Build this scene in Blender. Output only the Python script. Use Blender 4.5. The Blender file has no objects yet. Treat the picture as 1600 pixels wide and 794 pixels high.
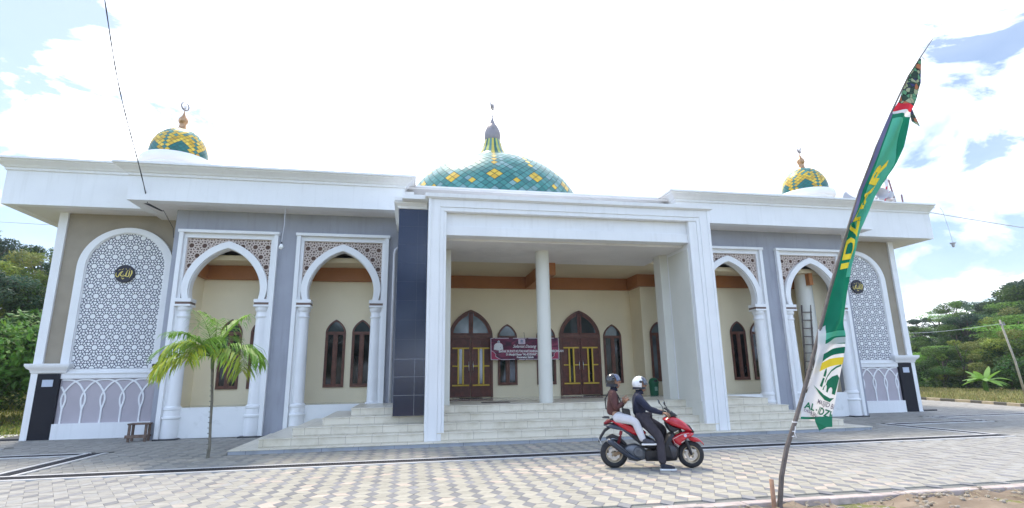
import bpy, bmesh, math, random
from math import sin, cos, pi, radians, sqrt, atan2
from mathutils import Vector, Matrix, Euler
random.seed(7)
S = bpy.context.scene
COL = S.collection
D = bpy.data

# ------------------------------------------------------------------ helpers
class MB:
    def __init__(s): s.v = []; s.f = []; s.m = []; s.c = []
    def add(s, vs, fs, m=0, col=None):
        o = len(s.v); s.v += [tuple(v) for v in vs]
        for f in fs: s.f.append([i + o for i in f]); s.m.append(m); s.c.append(col)
        return s
    def box(s, x0, x1, y0, y1, z0, z1, m=0):
        if x0 > x1: x0, x1 = x1, x0
        if y0 > y1: y0, y1 = y1, y0
        if z0 > z1: z0, z1 = z1, z0
        v = [(x, y, z) for z in (z0, z1) for y in (y0, y1) for x in (x0, x1)]
        return s.add(v, [(0,2,3,1),(4,5,7,6),(0,1,5,4),(2,6,7,3),(0,4,6,2),(1,3,7,5)], m)
    def prism(s, pts, y0, y1, m=0, axis='y'):
        """polygon in (x,z) swept in y (axis y) / polygon in (x,y) swept in z (axis z)"""
        n = len(pts)
        if axis == 'y': v = [(p[0], y0, p[1]) for p in pts] + [(p[0], y1, p[1]) for p in pts]
        else: v = [(p[0], p[1], y0) for p in pts] + [(p[0], p[1], y1) for p in pts]
        f = [list(range(n)), list(range(2*n-1, n-1, -1))] + [(i, i+n, (i+1) % n + n, (i+1) % n) for i in range(n)]
        return s.add(v, f, m)
    def ring(s, A, B, y0, y1, m=0, closed=False):
        """band between outline A and outline B (x,z lists of one length) from y0 (front) to y1"""
        n = len(A)
        v = [(p[0], y0, p[1]) for p in A] + [(p[0], y0, p[1]) for p in B] + [(p[0], y1, p[1]) for p in A] + [(p[0], y1, p[1]) for p in B]
        f = []
        for i in range(n if closed else n-1):
            j = (i+1) % n
            f += [(i, j, n+j, n+i), (2*n+i, 3*n+i, 3*n+j, 2*n+j), (i, 2*n+i, 2*n+j, j), (n+i, n+j, 3*n+j, 3*n+i)]
        if not closed: f += [(0, n, 3*n, 2*n), (n-1, 3*n-1, 4*n-1, 2*n-1)]
        return s.add(v, f, m)
    def tube(s, P, R, n=8, m=0, flat=1.0, cap=True):
        P = [Vector(p) for p in P]
        if not isinstance(R, (list, tuple)): R = [R]*len(P)
        vs = []; up = None
        for i, p in enumerate(P):
            t = (P[min(i+1, len(P)-1)] - P[max(i-1, 0)])
            if t.length < 1e-9: t = Vector((0,0,1))
            t.normalize()
            if up is None:
                up = Vector((0,0,1)) if abs(t.z) < .9 else Vector((0,1,0))
            a = t.cross(up)
            if a.length < 1e-6: a = t.cross(Vector((1,0,0)))
            a.normalize(); b = a.cross(t); b.normalize(); up = b
            for k in range(n):
                w = 2*pi*k/n
                vs.append(p + a*cos(w)*R[i] + b*sin(w)*R[i]*flat)
        fs = [(i*n+k, i*n+(k+1) % n, (i+1)*n+(k+1) % n, (i+1)*n+k) for i in range(len(P)-1) for k in range(n)]
        if cap: fs += [list(range(n-1, -1, -1)), list(range((len(P)-1)*n, len(P)*n))]
        return s.add(vs, fs, m)
    def lathe(s, prof, c=(0,0,0), n=32, m=0, axis='z', arc=2*pi):
        vs = []; full = arc > 6.28
        for (r, z) in prof:
            for k in range(n if full else n+1):
                w = arc*k/n
                if axis == 'z': vs.append((c[0]+r*cos(w), c[1]+r*sin(w), c[2]+z))
                elif axis == 'y': vs.append((c[0]+r*cos(w), c[1]+z, c[2]+r*sin(w)))
                else: vs.append((c[0]+z, c[1]+r*cos(w), c[2]+r*sin(w)))
        q = n if full else n+1
        fs = [(i*q+k, i*q+(k+1) % q, (i+1)*q+(k+1) % q, (i+1)*q+k) for i in range(len(prof)-1) for k in range(n)]
        if full and prof[0] != prof[-1]: fs += [list(range(q-1, -1, -1)), list(range((len(prof)-1)*q, len(prof)*q))]
        return s.add(vs, fs, m)
    def ell(s, c, r, n=14, m=0, rot=None):
        vs = []; k2 = n
        for i in range(n+1):
            a = pi*i/n
            for k in range(k2):
                w = 2*pi*k/k2
                p = Vector((r[0]*sin(a)*cos(w), r[1]*sin(a)*sin(w), r[2]*cos(a)))
                if rot: p.rotate(rot)
                vs.append(p + Vector(c))
        fs = [(i*k2+k, (i+1)*k2+k, (i+1)*k2+(k+1) % k2, i*k2+(k+1) % k2) for i in range(n) for k in range(k2)]
        return s.add(vs, fs, m)

def ob(name, mb, mats, parent=None, smooth=False, label=None, bevel=0, weld=False, **kw):
    me = D.meshes.new(name)
    me.from_pydata(mb.v, [], mb.f)
    if not isinstance(mats, (list, tuple)): mats = [mats]
    for mt in mats: me.materials.append(mt)
    if len(mats) > 1: me.polygons.foreach_set('material_index', mb.m)
    if any(c is not None for c in mb.c):
        at = me.color_attributes.new('tint', 'FLOAT_COLOR', 'CORNER')
        buf = []
        for c, f in zip(mb.c, mb.f):
            c = c or (1, 1, 1)
            buf += [c[0], c[1], c[2], 1.0]*len(f)
        at.data.foreach_set('color', buf)
    bm = bmesh.new(); bm.from_mesh(me)
    if weld: bmesh.ops.remove_doubles(bm, verts=bm.verts, dist=1e-5)
    bmesh.ops.dissolve_degenerate(bm, dist=1e-6, edges=bm.edges)
    if not kw.get('nonorm'): bmesh.ops.recalc_face_normals(bm, faces=bm.faces)
    bm.to_mesh(me); bm.free()
    if smooth: me.polygons.foreach_set('use_smooth', [True]*len(me.polygons))
    o = D.objects.new(name, me); COL.objects.link(o)
    if parent: o.parent = parent
    if label: o['label'] = label
    if bevel:
        b = o.modifiers.new('bevel', 'BEVEL'); b.width = bevel; b.segments = 2; b.limit_method = 'ANGLE'; b.angle_limit = radians(40)
    if smooth == 'auto' or bevel:
        try: me.set_sharp_from_angle(angle=radians(38))
        except Exception: pass
        me.polygons.foreach_set('use_smooth', [True]*len(me.polygons))
    return o

def tag(o, label=None, cat=None, group=None, kind=None):
    if label: o['label'] = label
    if cat: o['category'] = cat
    if group: o['group'] = group
    if kind: o['kind'] = kind
    return o
def thing(name, label, cat, loc=(0,0,0), rz=0, group=None):
    o = D.objects.new(name, None); COL.objects.link(o)
    o.location = loc; o.rotation_euler = (0, 0, rz); o.empty_display_size = .2
    return tag(o, label, cat, group)
def copy_tree(o, parent=None):
    c = o.copy(); COL.objects.link(c); c.parent = parent
    for ch in o.children: copy_tree(ch, c)
    return c

def sweep(mb, path, prof, m=0):
    """sweep a moulding profile [(out,z)] along a plan path; outward is the right hand side of travel"""
    n = len(path); rows = []
    for i, p in enumerate(path):
        def nrm(a, b):
            d = Vector((b[0]-a[0], b[1]-a[1])); d.normalize(); return Vector((d.y, -d.x))
        if i == 0: q = nrm(path[0], path[1])
        elif i == n-1: q = nrm(path[-2], path[-1])
        else:
            a = nrm(path[i-1], p); b = nrm(p, path[i+1]); q = (a+b)
            q = q/(1+a.dot(b))
        rows.append([(p[0]+q.x*o, p[1]+q.y*o, z) for o, z in prof])
    k = len(prof)
    vs = [v for r in rows for v in r]
    fs = [(i*k+j, (i+1)*k+j, (i+1)*k+(j+1) % k, i*k+(j+1) % k) for i in range(n-1) for j in range(k)]
    fs += [list(range(k)), list(range(n*k-1, (n-1)*k-1, -1))]
    mb.add(vs, fs, m)

# ------------------------------------------------------------------ materials
def newmat(name):
    m = D.materials.new(name); m.use_nodes = True
    nt = m.node_tree; b = nt.nodes['Principled BSDF']
    return m, nt, b
def N(nt, t, **kw):
    n = nt.nodes.new(t)
    for k, v in kw.items(): setattr(n, k, v)
    return n
def ramp(nt, fac, stops):
    r = N(nt, 'ShaderNodeValToRGB'); e = r.color_ramp.elements
    while len(e) < len(stops): e.new(0.5)
    for i, (p, c) in enumerate(stops):
        e[i].position = p; e[i].color = (*c, 1) if len(c) == 3 else c
    nt.links.new(fac, r.inputs[0]); return r
def mat(name, c, rough=.6, var=.08, scale=3.0, bump=.0, bscale=60, spec=.5, metal=0, coat=0, dirt=None, emit=None, c2=None, trans=0, streak=None):
    m, nt, b = newmat(name)
    tc = N(nt, 'ShaderNodeTexCoord')
    nz = N(nt, 'ShaderNodeTexNoise'); nz.inputs['Scale'].default_value = scale; nz.inputs['Detail'].default_value = 6
    nt.links.new(tc.outputs['Object'], nz.inputs['Vector'])
    lo = tuple(max(0, x*(1-var)) for x in c); hi = tuple(x*(1+var) for x in c)
    if c2: lo, hi = c, c2
    r = ramp(nt, nz.outputs['Fac'], [(.3, lo), (.7, hi)])
    out = r.outputs[0]
    if dirt:
        n2 = N(nt, 'ShaderNodeTexNoise'); n2.inputs['Scale'].default_value = dirt[1]; n2.inputs['Detail'].default_value = 10
        n2.inputs['Roughness'].default_value = .7
        nt.links.new(tc.outputs['Object'], n2.inputs['Vector'])
        mx = N(nt, 'ShaderNodeMix', data_type='RGBA')
        r2 = ramp(nt, n2.outputs['Fac'], [(dirt[2], (0,0,0)), (dirt[2]+.18, (dirt[3],)*3)])
        nt.links.new(r2.outputs[0], mx.inputs[0]); nt.links.new(out, mx.inputs[6]); mx.inputs[7].default_value = (*dirt[0], 1)
        out = mx.outputs[2]
    if streak:
        ms = N(nt, 'ShaderNodeMapping'); ms.inputs['Scale'].default_value = (5, 5, .35); nt.links.new(tc.outputs['Object'], ms.inputs[0])
        ns = N(nt, 'ShaderNodeTexNoise'); ns.inputs['Scale'].default_value = 1.6; ns.inputs['Detail'].default_value = 8; ns.inputs['Roughness'].default_value = .6
        nt.links.new(ms.outputs[0], ns.inputs['Vector'])
        rs = ramp(nt, ns.outputs['Fac'], [(.52, (0,0,0)), (.78, (streak[1],)*3)])
        mx2 = N(nt, 'ShaderNodeMix', data_type='RGBA'); nt.links.new(rs.outputs[0], mx2.inputs[0]); nt.links.new(out, mx2.inputs[6]); mx2.inputs[7].default_value = (*streak[0], 1)
        out = mx2.outputs[2]
    nt.links.new(out, b.inputs['Base Color'])
    b.inputs['Roughness'].default_value = rough; b.inputs['Metallic'].default_value = metal
    b.inputs['Specular IOR Level'].default_value = spec; b.inputs['Coat Weight'].default_value = coat
    b.inputs['Coat Roughness'].default_value = .05
    if trans: b.inputs['Transmission Weight'].default_value = trans
    if bump:
        n3 = N(nt, 'ShaderNodeTexNoise'); n3.inputs['Scale'].default_value = bscale; n3.inputs['Detail'].default_value = 5
        nt.links.new(tc.outputs['Object'], n3.inputs['Vector'])
        bp = N(nt, 'ShaderNodeBump'); bp.inputs['Strength'].default_value = bump; bp.inputs['Distance'].default_value = .01
        nt.links.new(n3.outputs['Fac'], bp.inputs['Height']); nt.links.new(bp.outputs[0], b.inputs['Normal'])
    return m
def tintmat(name, rough=.6, var=.15, scale=8, spec=.5, bump=0, coat=0, nscale=None, mul=1.0, trans=0):
    """base colour from the per-face tint, with procedural variation"""
    m, nt, b = newmat(name)
    at = N(nt, 'ShaderNodeVertexColor', layer_name='tint')
    tc = N(nt, 'ShaderNodeTexCoord')
    nz = N(nt, 'ShaderNodeTexNoise'); nz.inputs['Scale'].default_value = scale; nz.inputs['Detail'].default_value = 8
    nt.links.new(tc.outputs['Object'], nz.inputs['Vector'])
    r = ramp(nt, nz.outputs['Fac'], [(.3, (1-var,)*3), (.7, (1.0,)*3)])
    mx = N(nt, 'ShaderNodeMix', data_type='RGBA', blend_type='MULTIPLY'); mx.inputs[0].default_value = 1
    nt.links.new(at.outputs['Color'], mx.inputs[6]); nt.links.new(r.outputs[0], mx.inputs[7])
    nt.links.new(mx.outputs[2], b.inputs['Base Color'])
    b.inputs['Roughness'].default_value = rough; b.inputs['Specular IOR Level'].default_value = spec
    b.inputs['Coat Weight'].default_value = coat
    if bump:
        bp = N(nt, 'ShaderNodeBump'); bp.inputs['Strength'].default_value = bump; bp.inputs['Distance'].default_value = .004
        n3 = N(nt, 'ShaderNodeTexNoise'); n3.inputs['Scale'].default_value = nscale or 90
        nt.links.new(tc.outputs['Object'], n3.inputs['Vector'])
        nt.links.new(n3.outputs['Fac'], bp.inputs['Height']); nt.links.new(bp.outputs[0], b.inputs['Normal'])
    return m

WHITE = mat('white_paint', (.80,.80,.80), .55, .03, 1.2, bump=.12, bscale=35, dirt=((.55,.55,.52), 1.7, .60, .25), streak=((.50,.49,.46), .22))
WHITE2 = mat('white_relief_paint', (.80,.80,.80), .5, .03, 2)
STAINW = mat('stained_white_paint', (.78,.78,.77), .6, .04, 1.5, dirt=((.42,.42,.38), 2.6, .55, .5), bump=.1)
CEIL = mat('white_ceiling_paint', (.74,.71,.69), .45, .10, .45, dirt=((.38,.38,.38), .5, .5, .35))
CEIL2 = mat('cream_ceiling_paint', (.66,.56,.38), .6, .05, 1)
GREYW = mat('grey_wall_paint', (.33,.34,.385), .7, .06, 1.3, bump=.3, bscale=90, streak=((.22,.22,.24), .5))
BROWNW = mat('brown_textured_wall', (.30,.26,.20), .85, .10, 2, bump=.9, bscale=110, c2=(.35,.30,.23))
MAUVE = mat('mauve_wall_paint', (.44,.40,.43), .75, .05, 2, bump=.3, bscale=90)
CREAM = mat('cream_wall_paint', (.88,.775,.55), .6, .04, .8, dirt=((.76,.67,.47), 2.0, .58, .4), bump=.15)
LCREAM = mat('pale_portico_paint', (.68,.67,.60), .55, .04, 1, dirt=((.5,.5,.44), 1.5, .6, .3))
BEAM = mat('orange_brown_beam', (.36,.13,.035), .55, .12, 2, c2=(.40,.155,.045))
WOOD = mat('dark_red_door_wood', (.12,.032,.018), .38, .3, 6, spec=.45)
WOODF = mat('brown_window_wood', (.14,.055,.035), .45, .25, 8)
YEL = mat('yellow_metal_paint', (.72,.50,.05), .4, .05)
SILVER = mat('brushed_metal', (.7,.7,.7), .25, .05, metal=1)
LINE = mat('lattice_groove_grey', (.055,.06,.10), .8, .08)
NETC = mat('lattice_pink_cream', (.60,.50,.44), .7, .05)
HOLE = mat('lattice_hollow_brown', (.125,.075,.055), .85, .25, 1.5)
TRIMB = mat('brown_tile_trim', (.16,.10,.08), .5)
DARKSLAB = mat('black_plinth_tile', (.03,.03,.035), .5, .2)
GREEN = mat('green_plastic', (.01,.13,.06), .4)
OLDWOOD = mat('weathered_wood', (.16,.11,.085), .85, .35, 9, bump=.4)
BAMBOO = mat('dark_pole_wood', (.10,.085,.075), .8, .45, 14, bump=.5, c2=(.17,.14,.125))
CABLE = mat('black_cable_rubber', (.02,.02,.025), .6)
PIPEM = mat('grey_pvc', (.62,.62,.66), .4)
BULB = mat('white_bulb_glass', (.85,.85,.82), .2)
RUST = mat('mauve_rusty_steel', (.27,.17,.19), .6, .2)
HORN = mat('grey_horn_metal', (.45,.44,.46), .45)
GOLD = mat('gold_paint', (.80,.66,.16), .4)
COPPER = mat('copper_finial_metal', (.45,.27,.15), .32, .15, 8, metal=.8)
GREYMET = mat('grey_finial_metal', (.26,.235,.245), .45, .08, metal=.2)
DISC = mat('black_disc', (.018,.016,.03), .5)
TILE = tintmat('glazed_dome_tile', .36, .12, 3, spec=.5, coat=.12)
GROUT = mat('dome_dark_joint', (.03,.08,.08), .7)
PAVE = tintmat('concrete_paver', .85, .16, 14, spec=.3, bump=.5)
def translucent(m, f):
    nt = m.node_tree; b = nt.nodes['Principled BSDF']; out = nt.nodes['Material Output']
    tr = N(nt, 'ShaderNodeBsdfTranslucent'); mx = N(nt, 'ShaderNodeMixShader'); mx.inputs[0].default_value = f
    nt.links.new(b.inputs['Base Color'].links[0].from_socket, tr.inputs['Color']); nt.links.new(b.outputs[0], mx.inputs[1]); nt.links.new(tr.outputs[0], mx.inputs[2]); nt.links.new(mx.outputs[0], out.inputs['Surface'])
    return m
LEAF = translucent(tintmat('leaf', .55, .25, 1.5, spec=.3), .38)
BARK = mat('bark', (.11,.09,.07), .9, .3, 6, bump=.8, bscale=20)
LAMIN = mat('pale_grey_plate', (.45,.5,.6), .3)

def glassmat(name, c, rough=.04, spec=.9):
    m, nt, b = newmat(name)
    tc = N(nt, 'ShaderNodeTexCoord'); nz = N(nt, 'ShaderNodeTexNoise'); nz.inputs['Scale'].default_value = 1.6
    nt.links.new(tc.outputs['Object'], nz.inputs['Vector'])
    r = ramp(nt, nz.outputs['Fac'], [(.35, tuple(x*.7 for x in c)), (.65, tuple(x*1.3 for x in c))])
    nt.links.new(r.outputs[0], b.inputs['Base Color']); b.inputs['Roughness'].default_value = rough
    b.inputs['Specular IOR Level'].default_value = spec
    bp = N(nt, 'ShaderNodeBump'); bp.inputs['Strength'].default_value = .04
    nt.links.new(nz.outputs['Fac'], bp.inputs['Height']); nt.links.new(bp.outputs[0], b.inputs['Normal'])
    return m
GLASS = glassmat('dark_window_glass', (.008,.009,.010), .04, .30)
GLASSP = glassmat('pale_transom_glass', (.13,.155,.17), .08, .9)
GLASSD = glassmat('dim_transom_glass', (.028,.036,.04), .05, .8)

# polished granite with joints
def granite(name, base, jx, jz):
    m, nt, b = newmat(name)
    tc = N(nt, 'ShaderNodeTexCoord')
    vo = N(nt, 'ShaderNodeTexVoronoi'); vo.inputs['Scale'].default_value = 140
    nt.links.new(tc.outputs['Object'], vo.inputs['Vector'])
    r = ramp(nt, vo.outputs['Distance'], [(.0, tuple(x*1.8 for x in base)), (.35, base)])
    nt.links.new(r.outputs[0], b.inputs['Base Color'])
    b.inputs['Roughness'].default_value = .13; b.inputs['Specular IOR Level'].default_value = .6
    b.inputs['IOR'].default_value = 1.55
    return m
GRAN = granite('polished_blue_granite', (.006,.012,.042), .5, .5)
GRANB = mat('black_rough_granite', (.014,.014,.020), .5, .3, 60, bump=.2, bscale=120, c2=(.022,.022,.028), spec=.15)
JOINT = mat('pale_tile_joint', (.35,.36,.40), .7)

# step tiles: beige ceramic with joints
def tilemat(name, c, jointc, w, h, off=(0,0,0), axes='xz', rough=.35):
    m, nt, b = newmat(name)
    tc = N(nt, 'ShaderNodeTexCoord'); sx = N(nt, 'ShaderNodeSeparateXYZ'); cx = N(nt, 'ShaderNodeCombineXYZ')
    nt.links.new(tc.outputs['Object'], sx.inputs[0])
    nt.links.new(sx.outputs['X'], cx.inputs[0]); nt.links.new(sx.outputs['Z' if axes == 'xz' else 'Y'], cx.inputs[1])
    mp = N(nt, 'ShaderNodeMapping'); mp.inputs['Location'].default_value = off
    nt.links.new(cx.outputs[0], mp.inputs[0])
    br = N(nt, 'ShaderNodeTexBrick'); br.inputs['Scale'].default_value = 1
    br.inputs['Brick Width'].default_value = w; br.inputs['Row Height'].default_value = h
    br.inputs['Mortar Size'].default_value = .0035; br.offset = .37; br.inputs['Bias'].default_value = 0
    br.inputs['Color1'].default_value = (*c, 1); br.inputs['Color2'].default_value = (*[x*.95 for x in c], 1)
    br.inputs['Mortar'].default_value = (*jointc, 1)
    nt.links.new(mp.outputs[0], br.inputs[0])
    nz = N(nt, 'ShaderNodeTexNoise'); nz.inputs['Scale'].default_value = 2.2; nz.inputs['Detail'].default_value = 10; nz.inputs['Roughness'].default_value = .65
    nt.links.new(tc.outputs['Object'], nz.inputs['Vector'])
    r = ramp(nt, nz.outputs['Fac'], [(.28, (.78,.76,.70)), (.52, (1,1,1))])
    mx = N(nt, 'ShaderNodeMix', data_type='RGBA', blend_type='MULTIPLY'); mx.inputs[0].default_value = 1
    nt.links.new(br.outputs[0], mx.inputs[6]); nt.links.new(r.outputs[0], mx.inputs[7])
    nt.links.new(mx.outputs[2], b.inputs['Base Color']); b.inputs['Roughness'].default_value = rough
    return m
STEP = tilemat('beige_step_tile', (.72,.665,.55), (.33,.28,.22), .6, .19, (0,-.118,0))
FLOORT = tilemat('beige_floor_tile', (.55,.53,.47), (.33,.30,.26), .6, .6, axes='xy', rough=.12)
KERBC = tilemat('grey_kerb_block', (.40,.42,.46), (.10,.10,.11), .8, 1.0, (0,.5,0), rough=.8)

# ------------------------------------------------------------------ world, sun, camera
W = D.worlds.new('World'); S.world = W; W.use_nodes = True
nt = W.node_tree; bg = nt.nodes['Background']
SUN_EL, SUN_AZ = radians(62), radians(-22)      # azimuth from +Y towards +X
sky = N(nt, 'ShaderNodeTexSky', sky_type='NISHITA'); sky.sun_disc = False
sky.sun_elevation = SUN_EL; sky.sun_rotation = SUN_AZ; sky.air_density = 1.0; sky.dust_density = .6; sky.ozone_density = 1.5
tc = N(nt, 'ShaderNodeTexCoord')
mp = N(nt, 'ShaderNodeMapping'); mp.inputs['Location'].default_value = (1, 4, .5); mp.inputs['Scale'].default_value = (1.0, 1.0, 2.1); mp.inputs['Rotation'].default_value = (.1, .35, .2)
nt.links.new(tc.outputs['Generated'], mp.inputs[0])
nz = N(nt, 'ShaderNodeTexNoise'); nz.inputs['Scale'].default_value = 6.0; nz.inputs['Detail'].default_value = 9; nz.inputs['Roughness'].default_value = .58; nz.inputs['Distortion'].default_value = .35
nt.links.new(mp.outputs[0], nz.inputs['Vector'])
# cloud cover grows towards the sun and thins to the sides and behind
sep = N(nt, 'ShaderNodeSeparateXYZ'); nt.links.new(tc.outputs['Generated'], sep.inputs[0])
dp = N(nt, 'ShaderNodeVectorMath', operation='DOT_PRODUCT'); nt.links.new(tc.outputs['Generated'], dp.inputs[0])
dp.inputs[1].default_value = Vector((.20, .86, .44)).normalized()
mr = N(nt, 'ShaderNodeMapRange'); mr.inputs['From Min'].default_value = .73; mr.inputs['From Max'].default_value = .95
mr.inputs['To Min'].default_value = -.07; mr.inputs['To Max'].default_value = .26
nt.links.new(dp.outputs['Value'], mr.inputs['Value'])
ad = N(nt, 'ShaderNodeMath', operation='ADD'); nt.links.new(nz.outputs['Fac'], ad.inputs[0]); nt.links.new(mr.outputs[0], ad.inputs[1])
cov = ramp(nt, ad.outputs[0], [(.44, (.08,.08,.08)), (.56, (1,1,1))])
# cloud brightness: mostly white, some grey-blue bellies
nz2 = N(nt, 'ShaderNodeTexNoise'); nz2.inputs['Scale'].default_value = 2.3; nz2.inputs['Detail'].default_value = 6
mp2 = N(nt, 'ShaderNodeMapping'); mp2.inputs['Location'].default_value = (3.1, 1.7, .4); mp2.inputs['Scale'].default_value = (1, 1, 2.2)
nt.links.new(tc.outputs['Generated'], mp2.inputs[0]); nt.links.new(mp2.outputs[0], nz2.inputs['Vector'])
cl = ramp(nt, nz2.outputs['Fac'], [(.36, (3.2, 3.8, 4.8)), (.47, (9.5, 9.8, 10.4))])
# directional strength of clouds: raised behind the camera, added to light the facade
mr2 = N(nt, 'ShaderNodeMapRange'); mr2.inputs['From Min'].default_value = -.6; mr2.inputs['From Max'].default_value = .7
mr2.inputs['To Min'].default_value = 1.30; mr2.inputs['To Max'].default_value = 1.15
nt.links.new(dp.outputs['Value'], mr2.inputs['Value'])
vm = N(nt, 'ShaderNodeVectorMath', operation='SCALE'); mrb = N(nt, 'ShaderNodeMapRange'); mrb.inputs['From Min'].default_value = -.35; mrb.inputs['From Max'].default_value = .45
nt.links.new(dp.outputs['Value'], mrb.inputs['Value'])
mxb = N(nt, 'ShaderNodeMix', data_type='RGBA'); nt.links.new(mrb.outputs[0], mxb.inputs[0]); mxb.inputs[6].default_value = (9.2, 11.6, 16.2, 1); nt.links.new(cl.outputs[0], mxb.inputs[7])
nt.links.new(mxb.outputs[2], vm.inputs[0]); nt.links.new(mr2.outputs[0], vm.inputs['Scale'])
sk = N(nt, 'ShaderNodeVectorMath', operation='SCALE'); nt.links.new(sky.outputs[0], sk.inputs[0]); sk.inputs['Scale'].default_value = .68
mx = N(nt, 'ShaderNodeMix', data_type='RGBA')
nt.links.new(cov.outputs[0], mx.inputs[0]); nt.links.new(sk.outputs[0], mx.inputs[6]); nt.links.new(vm.outputs[0], mx.inputs[7])
nt.links.new(mx.outputs[2], bg.inputs['Color']); bg.inputs['Strength'].default_value = .12

sl = D.lights.new('sun', 'SUN'); sl.energy = 1.7; sl.angle = radians(12); sl.color = (1, .90, .74)
so = D.objects.new('sun', sl); COL.objects.link(so)
sd = Vector((sin(SUN_AZ)*cos(SUN_EL), cos(SUN_AZ)*cos(SUN_EL), sin(SUN_EL)))
so.rotation_euler = sd.to_track_quat('Z', 'Y').to_euler(); so.location = (0, 0, 30)

cam = D.cameras.new('camera'); co = D.objects.new('camera', cam); COL.objects.link(co); S.camera = co
cam.sensor_width = 36; cam.lens = 834.28/1600*36; cam.clip_end = 2000; cam.clip_start = .05
pit, rol, yaw = radians(12.8724), radians(-.8983), radians(-10.833)
Rz = Matrix.Rotation(yaw, 3, 'Z')
fw = Rz @ Vector((0, cos(pit), sin(pit))); rt = Rz @ Vector((1, 0, 0)); up = rt.cross(fw)
r2 = rt*cos(rol) + up*sin(rol); u2 = -rt*sin(rol) + up*cos(rol)
Mx = Matrix((r2, u2, -fw)).transposed().to_4x4(); Mx.translation = (0, 0, 1.6); co.matrix_world = Mx
S.view_settings.view_transform = 'Standard'; S.view_settings.look = 'None'; S.view_settings.gamma = 1
S.view_settings.exposure = 1.2

# ------------------------------------------------------------------ ground, paving, drains, dirt
def flat(name, x0, x1, y0, y1, z, m, nx=1, ny=1, hf=None):
    mb = MB()
    vs = [(x0+(x1-x0)*i/nx, y0+(y1-y0)*j/ny, z+(hf(x0+(x1-x0)*i/nx, y0+(y1-y0)*j/ny) if hf else 0)) for j in range(ny+1) for i in range(nx+1)]
    fs = [(j*(nx+1)+i, j*(nx+1)+i+1, (j+1)*(nx+1)+i+1, (j+1)*(nx+1)+i) for j in range(ny) for i in range(nx)]
    mb.add(vs, fs); return mb
def sm(a, b, x): t = max(0, min(1, (x-a)/(b-a))); return t*t*(3-2*t)
def hill(x, y):
    r = 5.0*sm(36, 100, sqrt(max(0, (x-14)**2*.8+(y-5)**2))-6)
    l = 9*sm(20, 75, y)*sm(2, 22, -x-4)
    w = max(r*sm(24, 60, x+y*.25), l) + 4*sm(60, 140, y)
    return w + .25*sin(x*.21)*cos(y*.17)*sm(30, 60, abs(x)+y*.3)
SOIL = mat('grassy_soil', (.11,.13,.035), .95, .3, .5, bump=.6, bscale=12, c2=(.24,.22,.075))
g = ob('ground', flat('g', -220, 260, -160, 300, -.06, SOIL, 96, 92, hill), SOIL, smooth=True); tag(g, kind='structure')
BASEC = mat('paving_joint_concrete', (.20,.20,.185), .9, .2, 3)
PX0, PX1, PY0, PY1 = -15.0, 30.0, 6.62, 40.0
mb = MB()
def inpave(x, y):
    if y < PY0 or x < PX0: return False
    if y > 60: return False
    # right edge kerb curves: (25.5,19) (27.1,23) (27.9,26)
    if x > 25.3 + .37*(y-18.6) - .012*max(0, y-18.6)**2 and y > 12: return False
    if x > 24.9 and y <= 12: return False
    if y > 30: return False
    if x < -11.2 and y > 18.9+(-11.2-x)*.15: return False
    return True
bp_ = [(-15, 6.62), (24.9, 6.62), (24.9, 17.5), (25.4, 19), (26.5, 22), (27.3, 25), (27.6, 28), (27.6, 30), (-11.2, 30), (-11.2, 18.9), (-15, 19.5)]
mbb = MB(); mbb.prism(bp_, -.2, 0.0, axis='z'); tag(ob('paving_base', mbb, BASEC), kind='structure')
# drain channels (x0,x1,y0,y1)
DR = [(-15, 14.25, 11.02, 11.36), (13.95, 14.25, 11.4, 14.5), (14.25, 17.7, 14.2, 14.5), (17.45, 17.75, 14.5, 16.2), (17.75, 24.6, 15.9, 16.2),
      (-7.15, -6.85, 11.4, 14.5), (-10.3, -7.15, 14.2, 14.5), (-10.3, -10.0, 14.5, 16.2), (-15, -10.3, 15.9, 16.2)]
def indrain(x, y):
    for a, b, c, d in DR:
        if a-.14 < x < b+.14 and c-.13 < y < d+.13: return True
    if y > 13.2 and -7.2 < x < 16.1 and y < 18: 
        if -3.9 < x < 12.3 or y > 17.2: return True
    if 17 < y < 30 and -11 < x < 19.8 and y > 18.6: return True
    return False
s_ = .19; L_ = s_*sqrt(3)
rnd = random.Random(3)
gap = .975
def rhomb(c, ax, d1, d2):
    a = Vector(ax); b = Vector((-a.y, a.x)); c = Vector(c)
    return [c+a*d1*gap, c+b*d2*gap, c-a*d1*gap, c-b*d2*gap]
i = 0
x = PX0
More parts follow.
